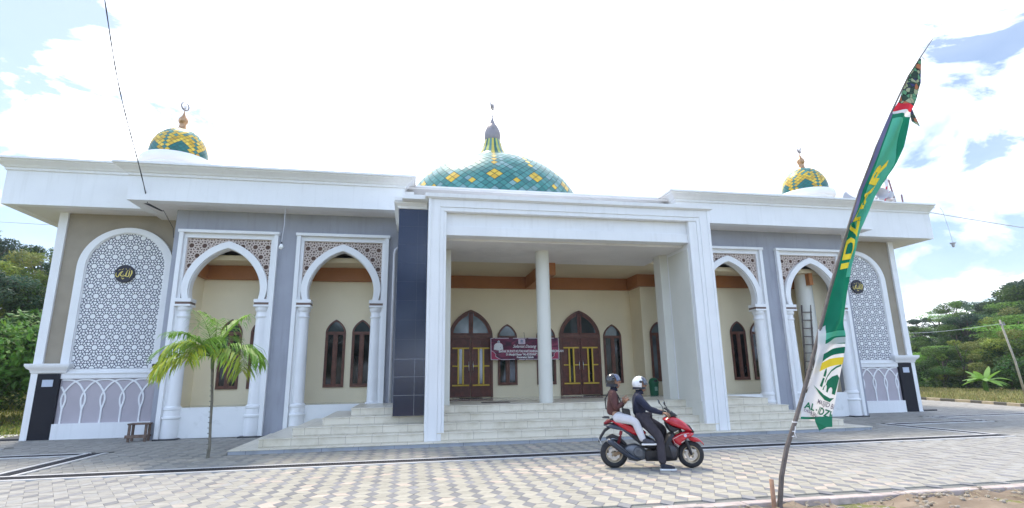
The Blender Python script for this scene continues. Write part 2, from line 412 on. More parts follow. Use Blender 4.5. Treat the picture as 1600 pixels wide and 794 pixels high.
while x < PX1:
    j = 0; y = PY0 - (L_/2 if i % 2 else 0)
    while y < 30:
        # three rhombi around the vertex (x,y): the grey one upwards (long axis along Y), two creams
        for q, ang in enumerate((90, 210, 330)):
            a = radians(ang); ax = (cos(a), sin(a)); cx_, cy_ = x+cos(a)*L_/2, y+sin(a)*L_/2
            if not inpave(cx_, cy_) or indrain(cx_, cy_): continue
            if cy_-.1 < PY0: continue
            P = rhomb((cx_, cy_), ax, L_/2, s_/2)
            near = sm(11.3, 11.5, cy_) * (1-sm(17.5, 19, cx_))*(1-sm(12, 16, -cx_))
            wob = sin(cx_*.9)*sin(cy_*1.3)
            if q == 0:
                t = rnd.random(); c = Vector((.268,.264,.268))*(.86+.3*t)
                side = max(sm(5, 11, cx_), sm(1.0, 4.5, -cx_))
                if rnd.random() < .55*side: c = Vector((.40,.39,.375))*(.8+.25*t)
            else:
                t = rnd.random(); c = Vector((.455,.425,.355))*(.87+.2*t)
                if rnd.random() < .12: c = Vector((.60,.50,.42))*(.9+.15*t)
                side = max(sm(4.5, 10, cx_), sm(1.0, 4.5, -cx_))
                c = c.lerp(Vector((.415,.395,.36))*(.88+.17*rnd.random())*(.93 if q == 1 else 1.03), side)
            d = .62+.35*rnd.random()+.1*wob
            dirtc = Vector((.27,.26,.225))*(.75+.5*rnd.random())
            c = c.lerp(dirtc, near*min(1, max(.25, d))*.55)
            zz = .018+rnd.uniform(-.0016, .0016)
            tilt = [rnd.uniform(-.0012, .0012) for _ in range(4)]
            top = [(p.x, p.y, zz+tl) for p, tl in zip(P, tilt)]
            bot = [(p.x, p.y, 0.001) for p in rhomb((cx_, cy_), ax, L_/2*1.01, s_/2*1.01)]
            mb.add(top+bot, [(0,1,2,3)] + ([(k, k+4, (k+1) % 4+4, (k+1) % 4) for k in range(4)] if cy_ < 14 else []), 0, tuple(c))
        y += L_; j += 1
    x += 1.5*s_; i += 1
tag(ob('paving_blocks', mb, PAVE), kind='structure')
DRAINM = mat('black_drain_grate', (.022,.022,.03), .55, .3, 6)
BORD = mat('pale_drain_border', (.58,.57,.56), .8, .12, 5)
for k, (a, b, c, d) in enumerate(DR):
    t = thing('drain_channel', ['black drain grating running along the whole front of the steps', 'short black drain grating between two long ones right of the steps',
        'black drain grating in the paving before the right arches', 'shortest black drain grating near the right corner of the building', 'black drain grating running off to the right edge beside the corner',
        'slanting black drain grating at the left joining the long front drain', 'black drain grating before the left lattice panel', 'short black drain grating left of the lattice panel',
        'black drain grating farthest left in front of the grass'][k], 'drain', ((a+b)/2, (c+d)/2, 0), 0, 'drain gratings in the paving')
    hx, hy = (b-a)/2, (d-c)/2
    m1 = MB(); m1.box(-hx, hx, -hy, hy, .002, .014)
    if hx > hy:
        n = int(2*hx/.05)
        if n < 700:
            for q in range(n): m1.box(-hx+q*.05+.008, -hx+q*.05+.03, -hy+.03, hy-.03, .014, .024)
        for s in (-1, 1): m1.box(-hx, hx, s*hy-.015*(s > 0)*2+.0*s, s*hy+.03*(s < 0), .014, .026)
        m2 = MB(); m2.box(-hx, hx, -hy-.1, -hy-.002, .002, .027); m2.box(-hx, hx, hy+.002, hy+.1, .002, .027)
    else:
        n = int(2*hy/.05)
        for q in range(n): m1.box(-hx+.03, hx-.03, -hy+q*.05+.008, -hy+q*.05+.03, .014, .024)
        m2 = MB(); m2.box(-hx-.1, -hx-.002, -hy, hy, .002, .0272); m2.box(hx+.002, hx+.1, -hy, hy, .002, .0272)
    ob('grating', m1, DRAINM, t); ob('border', m2, BORD, t)
# dirt in the foreground with a rough edge stone row
DIRT = mat('bare_dirt', (.19,.14,.095), .95, .25, 2.5, bump=.9, bscale=16, c2=(.31,.24,.175))
def dh(x, y): return .05*sin(x*3.1+y*2)*sin(y*4.3+x) + .03*sin(x*11)*sin(y*9) + rnd.uniform(-.012, .012) + .04*sm(6.3, 5.4, y)
tag(ob('dirt_verge', flat('d', -8, 26, 2.0, 6.42, -.035, DIRT, 240, 60, dh), DIRT, smooth=True), kind='structure')
mb = MB(); x = -6
while x < 25:
    w = rnd.uniform(.5, .62); mb.box(x, x+w-.012, 6.44+rnd.uniform(-.02, .02), 6.60, -.15, .02+rnd.uniform(-.006, .008)); x += w
EDGE = mat('pinkish_edge_stone', (.50,.42,.39), .9, .2, 5, bump=.5, dirt=((.25,.2,.16), 4, .5, .6))
tag(ob('paving_edge_kerb', mb, EDGE, bevel=.012), kind='structure')
mb = MB()
for k in range(420):
    x = rnd.uniform(-3, 12); y = 6.42 - abs(rnd.gauss(0, .35)); r = rnd.uniform(.006, .035)
    if y < 4: continue
    mb.ell((x, y, dh(x, y)-.03+r*.3), (r*rnd.uniform(.8, 1.6), r, r*.7), 5)
STONE = mat('pale_pebble', (.36,.31,.25), .9, .3, 8)
tag(ob('pebbles', mb, STONE), 'pale pebbles and clods scattered on the dirt verge', None, kind='stuff')
mb = MB()
for k in range(150):
    x = rnd.uniform(2.5, 10); y = 6.42-abs(rnd.gauss(0, .25)); a = rnd.uniform(0, pi); l = rnd.uniform(.06, .2); z = dh(x, y)-.01
    mb.tube([(x, y, z), (x+cos(a)*l*.5, y+sin(a)*l*.5, z+.02), (x+cos(a)*l, y+sin(a)*l, z)], .003, 4)
tag(ob('dry_twigs', mb, mat('dry_straw', (.45,.38,.25), .9)), 'dry twigs and straw lying on the dirt verge', None, kind='stuff')
# black and white kerb on the right far edge
KW = mat('dull_white_kerb_paint', (.40,.34,.24), .8, .15, 4, dirt=((.3,.25,.18), 3, .5, .6)); KB = mat('black_kerb_paint', (.09,.085,.075), .8)
path = [(24.95, 9), (24.95, 17.5), (25.45, 19), (26.55, 22), (27.35, 25), (27.65, 28), (27.7, 31)]
kt = thing('painted_kerb', 'long kerb in alternating black and dull white blocks edging the paving at right', 'kerb', (25, 18, 0))
seg = []
for a, b in zip(path[:-1], path[1:]):
    n = max(1, int(round((Vector(b)-Vector(a)).length/.9)))
    for q in range(n): seg.append((Vector(a).lerp(Vector(b), q/n), Vector(a).lerp(Vector(b), (q+1)/n)))
for q, (a, b) in enumerate(seg):
    d = (b-a).normalized(); nn = Vector((d.y, -d.x))*.09
    P = [a-nn, b-nn-d*.01, b+nn-d*.01, a+nn]
    m1 = MB(); m1.prism([(p.x-25, p.y-18) for p in P], -.05, .14, axis='z')
    ob('block', m1, KW if q % 2 else KB, kt, bevel=.015)
# yellow-green grass strips
GR1 = tintmat('dry_grass_blade', .7, .2, 3)
def grass(name, label, area, n, hgt, cols, seed, kind='stuff'):
    r = random.Random(seed); mb = MB()
    for k in range(n):
        x, y = area(r); z = -.06+hill(x, y); h = hgt*r.uniform(.5, 1.3); a = r.uniform(0, pi); w = .03+.02*hgt
        lx, ly = r.gauss(0, h*.3), r.gauss(0, h*.3)
        c = cols[r.randrange(len(cols))]; f = r.uniform(.75, 1.2); c = tuple(q*f for q in c)
        mb.add([(x-cos(a)*w, y-sin(a)*w, z), (x+cos(a)*w, y+sin(a)*w, z), (x+lx, y+ly, z+h)], [(0,1,2)], 0, c)
    return tag(ob(name, mb, GR1, nonorm=True), label, None, kind=kind)
grass('grass', 'dry yellowish grass strip between the kerb and the trees', lambda r: (lambda y: (25.5+.35*max(0, min(y-19, 9))+r.uniform(.1, 1)*14, y))(r.uniform(8, 44)), 26000, .16, [(.42,.36,.12), (.28,.30,.08), (.46,.38,.16)], 5)
grass('grass_patch', 'short yellow green grass left of the building', lambda r: (r.uniform(-34, -11.3), r.uniform(19.4, 42)), 34000, .12, [(.32,.36,.06), (.42,.38,.07), (.22,.32,.06)], 6)
PATHM = mat('pale_concrete_path', (.5,.49,.46), .9, .1, 1)
mb = MB(); mb.box(-30, -11.25, 19.3, 20.8, -.1, .0); tag(ob('concrete_path', mb, PATHM), kind='structure')

# ------------------------------------------------------------------ mosque
MOS = thing('mosque', 'white mosque with grey arcades, a portico and tiled green and yellow domes', 'mosque', (4.5, 17, 0))
def pt(name, mb, m, root=MOS, **k):
    o = ob(name, mb, m, root, **k)
    if root is MOS: o.location = -Vector(MOS.location)
    return o
def arch(cx, z0, hw, rise, k=.25, n=24, foot=None, pinch=0):
    """pointed arch outline from left foot to right foot"""
    pts = []
    if foot is not None: pts.append((cx-hw*(1-pinch), foot))
    for i in range(n+1):
        t = cos(pi*i/n)           # 1 .. -1 : start left
        u = abs(t); z = z0 + rise*((1-k)*sqrt(max(0, 1-u*u)) + k*(1-u))
        pts.append((cx - hw*t, z))
    if foot is not None: pts.append((cx+hw*(1-pinch), foot))
    return pts

# floor and steps
m1 = MB(); m1.box(-7.0, 16.0, 17.3, 19.7, .01, .855); m1.box(-1.42, 10.4, 14.8, 17.3, .01, .855)
pt('porch_floor', m1, [FLOORT])
FR = [(13.30, .10), (13.60, .29), (13.95, .48), (14.28, .67), (14.62, .86)]
LX = [-3.86, -3.32, -2.67, -2.05, -1.42]
RX = [12.55, 11.95, 11.35, 10.8, 10.4]
mb = MB(); mk = MB()
z_ = .0
for k, ((y, z), lx, rx) in enumerate(zip(FR, LX, RX)):
    tgt = mk if k == 0 else mb
    tgt.box(lx, rx, y, 17.12 - k*.003, z_+.001, z-.022)
    mt = mb; mt.box(lx-.015, rx+.015, y-.018, 17.12-k*.004, z-.022, z+(.004 if k == 4 else 0)); z_ = z
st = pt('steps', mb, STEP, bevel=.006)
ob('kerb_course', mk, KERBC, st)

# grey arcade walls of the wings
def bay_positions(): return [-5.49, -2.145, 11.20, 14.57]
HB = 1.40
zt = 6.68
mb = MB()
def wing_wall(x0, x1, cs):
    xs = [x0]
    for c in cs: xs += [c-HB+.10, c+HB-.10]
    xs.append(x1)
    for a, b in zip(xs[0::2], xs[1::2]): mb.box(a, b, 17.15, 17.55, 0, 5.96)
    mb.box(x0, x1, 17.15, 17.55, 5.96, zt+.05)
wing_wall(-7.06, .2, [-5.49, -2.145])
mb.box(-7.06, -6.8, 17.551, 18.6, 0, zt+.05); pt('arcade_wall', mb, GREYW)
mb = MB(); wing_wall(8.75, 16.15, [11.20, 14.57]); mb.box(15.95, 16.15, 17.551, 18.6, 0, zt+.05)
pt('arcade_wall', mb, GREYW)

# lattice cells
def clip(poly, a, b, c):
    out = []
    for i in range(len(poly)):
        p, q = poly[i], poly[(i+1) % len(poly)]
        dp_, dq = a*p[0]+b*p[1]-c, a*q[0]+b*q[1]-c
        if dp_ <= 0: out.append(p)
        if dp_*dq < 0:
            t = dp_/(dp_-dq); out.append((p[0]+(q[0]-p[0])*t, p[1]+(q[1]-p[1])*t))
    return out
def unit_cells(d):
    base = [(0, 0, 0)]
    for k in range(12): base.append((.355*d*cos(radians(30*k)), .355*d*sin(radians(30*k)), 1 if k % 2 else 2))
    base.append((.5*d, d/(2*sqrt(3)), 3)); base.append((0, d/sqrt(3), 3))
    allp = []
    for i in range(-2, 3):
        for j in range(-2, 3):
            ox, oy = d*(i+.5*j), d*sqrt(3)/2*j
            for b in base: allp.append((b[0]+ox, b[1]+oy, b[2]))
    res = []
    wgt = {0: .0052, 1: 0.0, 2: -.0006, 3: .0004}
    for b in base:
        poly = [(b[0]-d*.5, b[1]-d*.5), (b[0]+d*.5, b[1]-d*.5), (b[0]+d*.5, b[1]+d*.5), (b[0]-d*.5, b[1]+d*.5)]
        for q in allp:
            dx, dy = q[0]-b[0], q[1]-b[1]; r = dx*dx+dy*dy
            if r < 1e-9 or r > d*d: continue
            # power diagram gives the rosette centres more room
            c = (q[0]**2+q[1]**2-b[0]**2-b[1]**2 + (wgt[b[2]]-wgt[q[2]])*(d/.36)**2)/2
            poly = clip(poly, dx, dy, c)
            if len(poly) < 3: break
        if len(poly) >= 3: res.append(([(p[0], p[1]) for p in poly], b[2]))
    return res
def shrink(poly, g):
    n = len(poly); A = sum(poly[i][0]*poly[(i+1) % n][1]-poly[(i+1) % n][0]*poly[i][1] for i in range(n))
    if A < 0: poly = poly[::-1]
    out = list(poly)
    for i in range(n):
        p, q = poly[i], poly[(i+1) % n]; l = math.hypot(q[0]-p[0], q[1]-p[1])
        if l < 1e-6: continue
        nx, ny = (q[1]-p[1])/l, -(q[0]-p[0])/l
        out = clip(out, nx, ny, nx*p[0]+ny*p[1]-g)
        if len(out) < 3: return []
    return out
UC = unit_cells(.36)
def cells(x0, x1, z0, z1, cx, cz, d=.36):
    for j in range(int((z0-cz)/(d*.866))-2, int((z1-cz)/(d*.866))+3):
        for i in range(int((x0-cx)/d)-abs(j)-3, int((x1-cx)/d)+abs(j)+3):
            ox, oz = cx+d*(i+.5*j), cz+d*sqrt(3)/2*j
            if ox < x0-d or ox > x1+d or oz < z0-d or oz > z1+d: continue
            for poly, kd in UC: yield [(p[0]+ox, p[1]+oz) for p in poly], kd
def rnd_corner(poly):
    n = len(poly); out = []
    for i in range(n):
        p, q = poly[i], poly[(i+1) % n]
        if math.hypot(p[0]-q[0], p[1]-q[1]) < 1e-4: continue
        out.append((p[0]*.78+q[0]*.22, p[1]*.78+q[1]*.22)); out.append((p[0]*.22+q[0]*.78, p[1]*.22+q[1]*.78))
    return out
def solid_cell(mb, poly, y0, y1):
    n = len(poly)
    v = [(p[0], y0, p[1]) for p in poly]+[(p[0], y1, p[1]) for p in poly]
    mb.add(v, [list(range(n))]+[(i, i+n, (i+1) % n+n, (i+1) % n) for i in range(n)])

# arch frames of the four arcade bays
def bay(cx, first):
    fr = MB()
    # outer frame band, proud of the wall
    w = .12; y0, y1 = 17.03, 17.3
    fr.box(cx-HB, cx-HB+w, y0, y1, .04, 5.97); fr.box(cx+HB-w, cx+HB, y0, y1, .04, 5.97)
    fr.box(cx-HB-.03, cx+HB+.03, y0-.03, y1, 5.97, 6.06)
    fr.box(cx-HB+w+.001, cx+HB-w-.001, 17.12, 17.34, 5.83, 5.969)
    for s in (-1, 1): fr.box(cx+s*(HB-w-.001), cx+s*(HB-w-.09), 17.12, 17.34, .04, 5.829)
    f = pt('arch_frame', fr, WHITE2, bevel=.006)
    # pointed horseshoe arch band
    inn = [(cx-.955, 3.97), (cx-.985, 4.1)] + arch(cx, 4.25, 1.0, 1.27, .22, 26) + [(cx+.985, 4.1), (cx+.955, 3.97)]
    out = [(cx-1.13, 3.97), (cx-1.16, 4.1)] + arch(cx, 4.27, 1.19, 1.46, .20, 26) + [(cx+1.16, 4.1), (cx+1.13, 3.97)]
    ab = MB(); ab.ring(out, inn, 17.06, 17.42)
    inn2 = [(a[0]+(cx-a[0])*.022, a[1]-.012) for a in inn]
    ab.ring(inn, inn2, 17.12, 17.36)
    a = ob('arch_band', ab, WHITE2, f, bevel=.008)
    # lattice spandrel: a pierced net in front of a hollow
    nm = MB(); X0, X1, Z0, Z1 = cx-HB+w+.085, cx+HB-w-.085, 3.98, 5.835
    for poly, kd in cells(X0, X1, Z0, Z1, cx, 5.60):
        mxp = sum(p[0] for p in poly)/len(poly); mzp = sum(p[1] for p in poly)/len(poly)
        u = abs(mxp-cx)/1.09
        inside = mzp < 4.27 if u < 1 else False
        if u < 1: inside = inside or mzp < 4.27+1.36*(.8*sqrt(1-u*u)+.2*(1-u))
        if inside: continue
        for (A, B, C) in ((1, 0, X1), (-1, 0, -X0), (0, 1, Z1), (0, -1, -Z0)): poly = clip(poly, A, B, C) if len(poly) > 2 else []
        if len(poly) < 3: continue
        ins = shrink(poly, .0150)
        n = len(poly)
        if len(ins) < 3: nm.add([(p[0], 17.19, p[1]) for p in poly], [list(range(n))]); continue
        # bridge outer polygon to inner polygon (nearest vertices)
        cxm, czm = sum(p[0] for p in ins)/len(ins), sum(p[1] for p in ins)/len(ins)
        inner = []
        AA = sum(poly[i][0]*poly[(i+1) % n][1]-poly[(i+1) % n][0]*poly[i][1] for i in range(n))
        if AA < 0: poly = poly[::-1]
        for p in poly:
            q = min(ins, key=lambda r: (r[0]-p[0])**2+(r[1]-p[1])**2); inner.append(q)
        v = [(p[0], 17.19, p[1]) for p in poly]+[(p[0], 17.19, p[1]) for p in inner]+[(p[0], 17.23, p[1]) for p in inner]
        nm.add(v, [(i, (i+1) % n, (i+1) % n+n, i+n) for i in range(n)]+[(i+n, (i+1) % n+n, (i+1) % n+2*n, i+2*n) for i in range(n)])
    lt = ob('lattice', nm, NETC, f)
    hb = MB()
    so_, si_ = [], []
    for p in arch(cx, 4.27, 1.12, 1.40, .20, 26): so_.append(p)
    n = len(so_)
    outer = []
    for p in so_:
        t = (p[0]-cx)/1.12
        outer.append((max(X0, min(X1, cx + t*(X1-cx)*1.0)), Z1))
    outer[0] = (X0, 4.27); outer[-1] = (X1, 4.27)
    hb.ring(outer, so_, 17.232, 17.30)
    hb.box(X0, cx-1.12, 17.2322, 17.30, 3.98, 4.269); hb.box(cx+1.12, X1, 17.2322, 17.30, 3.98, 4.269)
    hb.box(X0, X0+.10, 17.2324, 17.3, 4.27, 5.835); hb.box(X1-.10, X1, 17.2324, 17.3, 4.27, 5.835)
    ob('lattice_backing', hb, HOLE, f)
    # two slim columns
    for s in (-1, 1):
        c0 = (cx+s*1.08, 17.24, 0)
        cm = MB()
        cm.lathe([(.235,.05),(.235,.56),(.26,.58),(.26,.62),(.225,.65),(.215,.80),(.235,.82),(.235,.87),(.185,.92),(.165,3.40),(.185,3.42),(.19,3.46),(.165,3.50),(.165,3.60),(.19,3.62),(.205,3.68),(.205,3.74),(.18,3.75)], c0, 24)
        cm.box(c0[0]-.22, c0[0]+.22, 17.02, 17.45, 3.745, 3.80); cm.box(c0[0]-.22, c0[0]+.22, 17.02, 17.45, 3.87, 3.968)
        c_ = pt('column', cm, WHITE2, smooth='auto')
        bm_ = MB(); bm_.box(c0[0]-.205, c0[0]+.205, 17.035, 17.44, 3.80, 3.87); ob('capital_stripe', bm_, TRIMB, c_)
        if abs(cx+5.49) < .1 or abs(cx-14.57) < .1:
            sm_ = MB(); sm_.box(c0[0]-.29, c0[0]+.29, 16.9, 17.5, .0, .052); ob('base_slab', sm_, DARKSLAB, c_)
    wl = MB(); wl.box(cx-1.12, cx+1.12, 17.2, 17.44, .03, .857); pt('low_wall', wl, STAINW)
for i, c in enumerate(bay_positions()): bay(c, i == 0)

# outer walls with the big lattice panels
def outer(side):
    sg = -1 if side == 'L' else 1
    if side == 'L': P0, P1, cxp = -10.83, -6.9, -8.81
    else: P0, P1, cxp = 19.66, 16.0, 17.66
    X = lambda d: P0 - sg*d       # distance inward from the outer corner
    Y = 18.4
    mb = MB(); mb.box(P0, P1, Y, Y+.3, .0, 6.86)
    mb.box(P0, X(.2), Y+.3, 26, 0, 6.86)
    pt('outer_wall', mb, BROWNW)
    mb = MB(); mb.box(P0+sg*.04, X(.20), Y-.07, Y+.34, 2.16, 6.84)
    pt('corner_pilaster', mb, WHITE)
    # plinth
    mb = MB()
    mb.box(P0+sg*.02, X(.17), Y-.12, Y+.3, 0, 1.9)
    mb.box(X(.17), P1, Y-.10, Y-.001, 1.72, 1.93); mb.box(X(.75), P1, Y-.16, Y-.002, .0, .45)
    mb.box(P0+sg*.0, X(.17), Y-.16, Y-.11, 0, .06)
    # stepped cornice above plinth
    prof = [(0, 1.88), (.03, 1.90), (.05, 1.98), (.11, 2.03), (.15, 2.10), (.15, 2.16), (0, 2.165)]
    pa = [(P0, 20), (P0, Y-.12), (X(.86), Y-.12), (X(.86), Y)] if side == 'L' else [(X(.86), Y), (X(.86), Y-.12), (P0, Y-.12), (P0, 20)]
    sweep(mb, pa, prof)
    mb.box(P0, X(.86), Y-.119, Y-.001, 1.88, 2.15)
    # thin mouldings under the big panel
    mb.box(X(.86), P1, Y-.07, Y-.001, 1.93, 2.0); mb.box(X(.86), P1, Y-.13, Y-.003, 1.86, 1.90)
    ip = cxp - sg*1.12
    mb.box(cxp-sg*1.02, P1, Y-.10, Y-.0015, 2.0, 2.13)
    pt('plinth', mb, WHITE, bevel=.005)
    mb = MB(); mb.box(X(.17), X(.75), Y-.135, Y-.0, 0.0, 1.87)
    g_ = pt('granite_panel', mb, GRANB)
    pm = MB()
    px = X(.46)
    pm.box(px-.14, px+.14, Y-.146, Y-.136, 1.50, 1.70)
    pq = ob('name_plate', pm, LAMIN, g_)
    dk = MB(); r_ = random.Random(4)
    for zz in (1.655, 1.60, 1.545):
        x = px-.115
        while x < px+.10:
            w_ = r_.uniform(.01, .035); dk.box(x, x+w_, Y-.149, Y-.1465, zz-.012, zz+.012); x += w_+.008
    ob('granite_sliver', MB().box(P1-sg*.0+sg*.02, P1+sg*.62, Y-.135, Y-.0, 0, 1.72), GRANB, g_)
    mb = MB(); mb.box(X(.75), P1, Y-.04, Y-.0012, .45, 1.72); lp = pt('lower_panel', mb, MAUVE)
    # interlaced arches
    am = MB(); pitch = .515; zb = .45; hw = .024
    xx0, xx1 = min(X(.75), P1), max(X(.75), P1)
    start = X(.75) - sg*.14
    leg = [(0, 1.69), (.14, 1.68), (.27, 1.63), (.37, 1.545), (.45, 1.44), (.515, 1.33), (.56, 1.22), (.572, 1.10), (.555, .99), (.53, .90), (.518, .82), (.515, zb)]
    # smooth the leg
    def cr(P, t):
        n = len(P)-1; i = min(int(t*n), n-1); u = t*n-i
        p0, p1, p2, p3 = P[max(i-1, 0)], P[i], P[i+1], P[min(i+2, n)]
        return tuple(.5*((2*p1[a])+(-p0[a]+p2[a])*u+(2*p0[a]-5*p1[a]+4*p2[a]-p3[a])*u*u+(-p0[a]+3*p1[a]-3*p2[a]+p3[a])*u**3) for a in (0, 1))
    leg = [cr(leg, t/44) for t in range(45)]
    for k in range(-2, 9):
        c = start - sg*pitch*k
        for s in (-1, 1):
            A, B = [], []
            for q in range(len(leg)):
                p = leg[q]; a = leg[max(q-1, 0)]; b = leg[min(q+1, len(leg)-1)]
                dx, dz = b[0]-a[0], b[1]-a[1]; l = math.hypot(dx, dz) or 1
                nx, nz = -dz/l*hw, dx/l*hw
                A.append((c+s*(p[0]+nx), p[1]+nz)); B.append((c+s*(p[0]-nx), p[1]-nz))
            keep = [i for i in range(len(A)) if xx0+.0 < min(A[i][0], B[i][0]) and max(A[i][0], B[i][0]) < xx1]
            runs = []; cur = []
            for i in range(len(A)):
                if i in keep: cur.append(i)
                else:
                    if len(cur) > 1: runs.append(cur)
                    cur = []
            if len(cur) > 1: runs.append(cur)
            for r in runs: am.ring([A[i] for i in r], [B[i] for i in r], Y-.065-(.004 if s > 0 else 0)-.001*(k % 2), Y-.04)
    ob('interlaced_arches', am, WHITE2, lp, bevel=.004)
    # frame and lattice
    n = 30; R = 1.12
    inn = [(cxp-R, 2.0)] + [(cxp-R*cos(pi*i/n), 5.09+R*sin(pi*i/n)) for i in range(n+1)] + [(cxp+R, 2.0)]
    out = [(cxp-1.35, 2.0)] + [(cxp-1.35*cos(pi*i/n), 5.09+1.29*sin(pi*i/n)) for i in range(n+1)] + [(cxp+1.35, 2.0)]
    fm = MB(); fm.ring(out, inn, Y-.10, Y-.0005); fm.ring([(cxp+(p[0]-cxp)*1.0, p[1]) for p in inn], [(cxp+(p[0]-cxp)*.975, p[1]-.02*(p[1] > 5)) for p in inn], Y-.075, Y-.0008)
    f = pt('arched_panel_frame', fm, WHITE2, bevel=.008)
    bk = MB(); bk.prism(inn, Y-.03, Y-.0006); ob('lattice_backing', bk, LINE, f)
    lm = MB()
    planes = []
    cc = list(inn)
    for i in range(len(cc)-1):
        p, q = cc[i], cc[i+1]; nx, nz = -(q[1]-p[1]), (q[0]-p[0]); planes.append((nx, nz, nx*p[0]+nz*p[1]))
    planes.append((0, -1, -2.0))
    for poly, kd in cells(cxp-R, cxp+R, 2.0, 6.21, cxp, 2.32):
        # drop polygons that are wholly outside quickly
        for a, b, c in planes:
            if len(poly) > 2: poly = clip(poly, a, b, c)
        if len(poly) < 3: continue
        q = shrink(poly, .0102)
        if len(q) < 3: continue
        q = rnd_corner(q)
        if len(q) >= 3: solid_cell(lm, q, Y-.0335, Y-.029)
    ob('white_lattice', lm, WHITE2, f)
    # round calligraphy plaque
    ec = (cxp+.0, 4.90 if side == 'L' else 4.90)
    dm = MB(); dm.lathe([(.0, 0), (.27, 0), (.28, .01), (.28, .045)], (ec[0], Y-.095, ec[1]), 40, axis='y')
    pl = pt('calligraphy_plaque', dm, DISC)
    sm_ = MB()
    def stroke(P, w0, w1=None):
        w1 = w1 or w0
        A, B = [], []
        n = 24
        Q = [cr(P, t/n) for t in range(n+1)] if len(P) > 2 else P
        for i, p in enumerate(Q):
            a = Q[max(i-1, 0)]; b = Q[min(i+1, len(Q)-1)]; dx, dz = b[0]-a[0], b[1]-a[1]; l = math.hypot(dx, dz) or 1
            t = i/(len(Q)-1); w = (w0+(w1-w0)*t)*(.55+.45*sin(pi*min(1, max(0, t*1.1))))
            A.append((ec[0]+p[0]-dz/l*w, ec[1]+p[1]+dx/l*w)); B.append((ec[0]+p[0]+dz/l*w, ec[1]+p[1]-dx/l*w))
        sm_.ring(A, B, Y-.102, Y-.0949)
    K = .27/235
    def T(L): return [((x-480)*K, -(y-410)*K) for x, y in L]
    stroke(T([(645,320),(660,380),(645,450),(612,530)]), .020, .011)
    stroke(T([(600,330),(598,400),(592,470),(560,495),(520,485)]), .013, .013)
    stroke(T([(545,335),(532,400),(525,470),(500,480)]), .011, .012)
    stroke(T([(520,390),(515,450),(480,475),(430,482),(390,455),(405,395),(440,355)]), .013, .012)
    stroke(T([(440,350),(390,375),(360,430),(350,480),(325,505),(290,480),(278,430),(285,390)]), .013, .010)
    stroke(T([(330,325),(375,295)]), .008); stroke(T([(405,320),(450,275)]), .008); stroke(T([(505,265),(515,305)]), .007)
    stroke(T([(600,268),(605,305)]), .007); stroke(T([(535,325),(580,312)]), .007); stroke(T([(420,525),(450,545),(490,535)]), .009); stroke(T([(490,540),(445,575)]), .008)
    stroke(T([(450,425),(456,435),(462,425)]), .010)
    ob('gold_letters', sm_, GOLD, pl)
    # dark slab under the corner
    sb = MB(); sb.box(X(.55), P0+sg*.75, Y-.05, Y+1.1, .0, .07); pt('corner_slab', sb, DARKSLAB)
outer('L'); outer('R')

# porch interior: walls, ceiling, ring beam
mb = MB()
mb.box(-6.8, .6, 18.6, 18.8, .855, 5.25); mb.box(8.42, 15.95, 18.6, 18.8, .855, 5.25); mb.box(.4, 8.62, 19.6, 19.8, .855, 5.25)
mb.box(.4, .6, 18.8, 19.6, .855, 5.25); mb.box(8.42, 8.62, 18.8, 19.6, .855, 5.25)
mb.box(-6.79, -6.6, 17.56, 18.6, .855, 5.25); mb.box(15.0, 15.94, 18.0, 18.6, .855, 5.25)
pt('porch_wall', mb, CREAM)
mb = MB(); mb.lathe([(.30, .86), (.30, 5.25)], (14.95, 18.05, 0), 28); pt('porch_corner_column', mb, LCREAM, smooth='auto')
mb = MB(); mb.box(-6.6, 15.94, 17.56, 19.6, 5.25, 5.4); mb.box(.0, 8.9, 16.6, 17.56, 5.25, 5.4); pt('porch_ceiling', mb, CEIL2)
mb = MB()
zb0, zb1 = 4.80, 5.249
mb.box(-6.6, .6, 18.45, 18.599, zb0, zb1); mb.box(8.27, 15.0, 18.45, 18.599, zb0, zb1); mb.box(.45, 8.57, 19.45, 19.599, zb0, zb1)
mb.box(.601, .75, 18.6, 19.45, zb0, zb1); mb.box(8.27, 8.419, 18.6, 19.45, zb0, zb1); mb.box(-6.599, -6.45, 17.56, 18.45, zb0, zb1)
mb.box(14.85, 14.999, 17.56, 18.45, zb0, zb1)
mb.box(4.22, 4.62, 16.6, 19.45, zb0+.002, zb1)
pt('ring_beam', mb, BEAM)

# wings' fascia and cornices
def prof(z, h=.32, o=.35):
    return [(0, z), (.04, z+.0), (.05, z+.07), (.09, z+.085), (.13, z+.13), (.22, z+.19), (.27, z+.22), (.28, z+.25), (o, z+.262), (o, z+h), (-.2, z+h)]
mb = MB()
mb.box(-8.05, -.3, 16.25, 16.55, zt, 7.41); mb.box(-8.05, -7.8, 16.55, 17.6, zt, 7.41); pt('inner_fascia', mb, WHITE)
mb = MB(); mb.box(8.9, 16.7, 16.25, 16.55, zt, 7.41); mb.box(16.45, 16.7, 16.55, 17.6, zt, 7.41); pt('inner_fascia', mb, WHITE)
mb = MB(); zo = 6.80
mb.box(-12.0, -8.0, 17.55, 17.8, zo, 7.86); mb.box(-12.0, -11.75, 17.8, 26, zo, 7.86); pt('outer_fascia', mb, WHITE)
mb = MB(); mb.box(16.65, 20.9, 17.55, 17.8, zo, 7.86); mb.box(20.65, 20.9, 17.8, 26, zo, 7.86); pt('outer_fascia', mb, WHITE)
mb = MB()
mb.box(8.9, 16.55, 16.55, 17.7, zt+.01, zt+.12); mb.box(16.65, 20.7, 17.7, 26, zo+.01, zo+.15); mb.box(16.1, 16.65, 17.701, 18.4, zo-.10, zo+.14); pt('soffit', mb, CEIL)
mb = MB(); mb.box(-7.9, -.3, 16.55, 17.7, zt+.01, zt+.12); mb.box(-11.8, -8.0, 17.7, 26, zo+.01, zo+.15); mb.box(-8.0, -6.9, 17.701, 18.4, zo-.10, zo+.14)
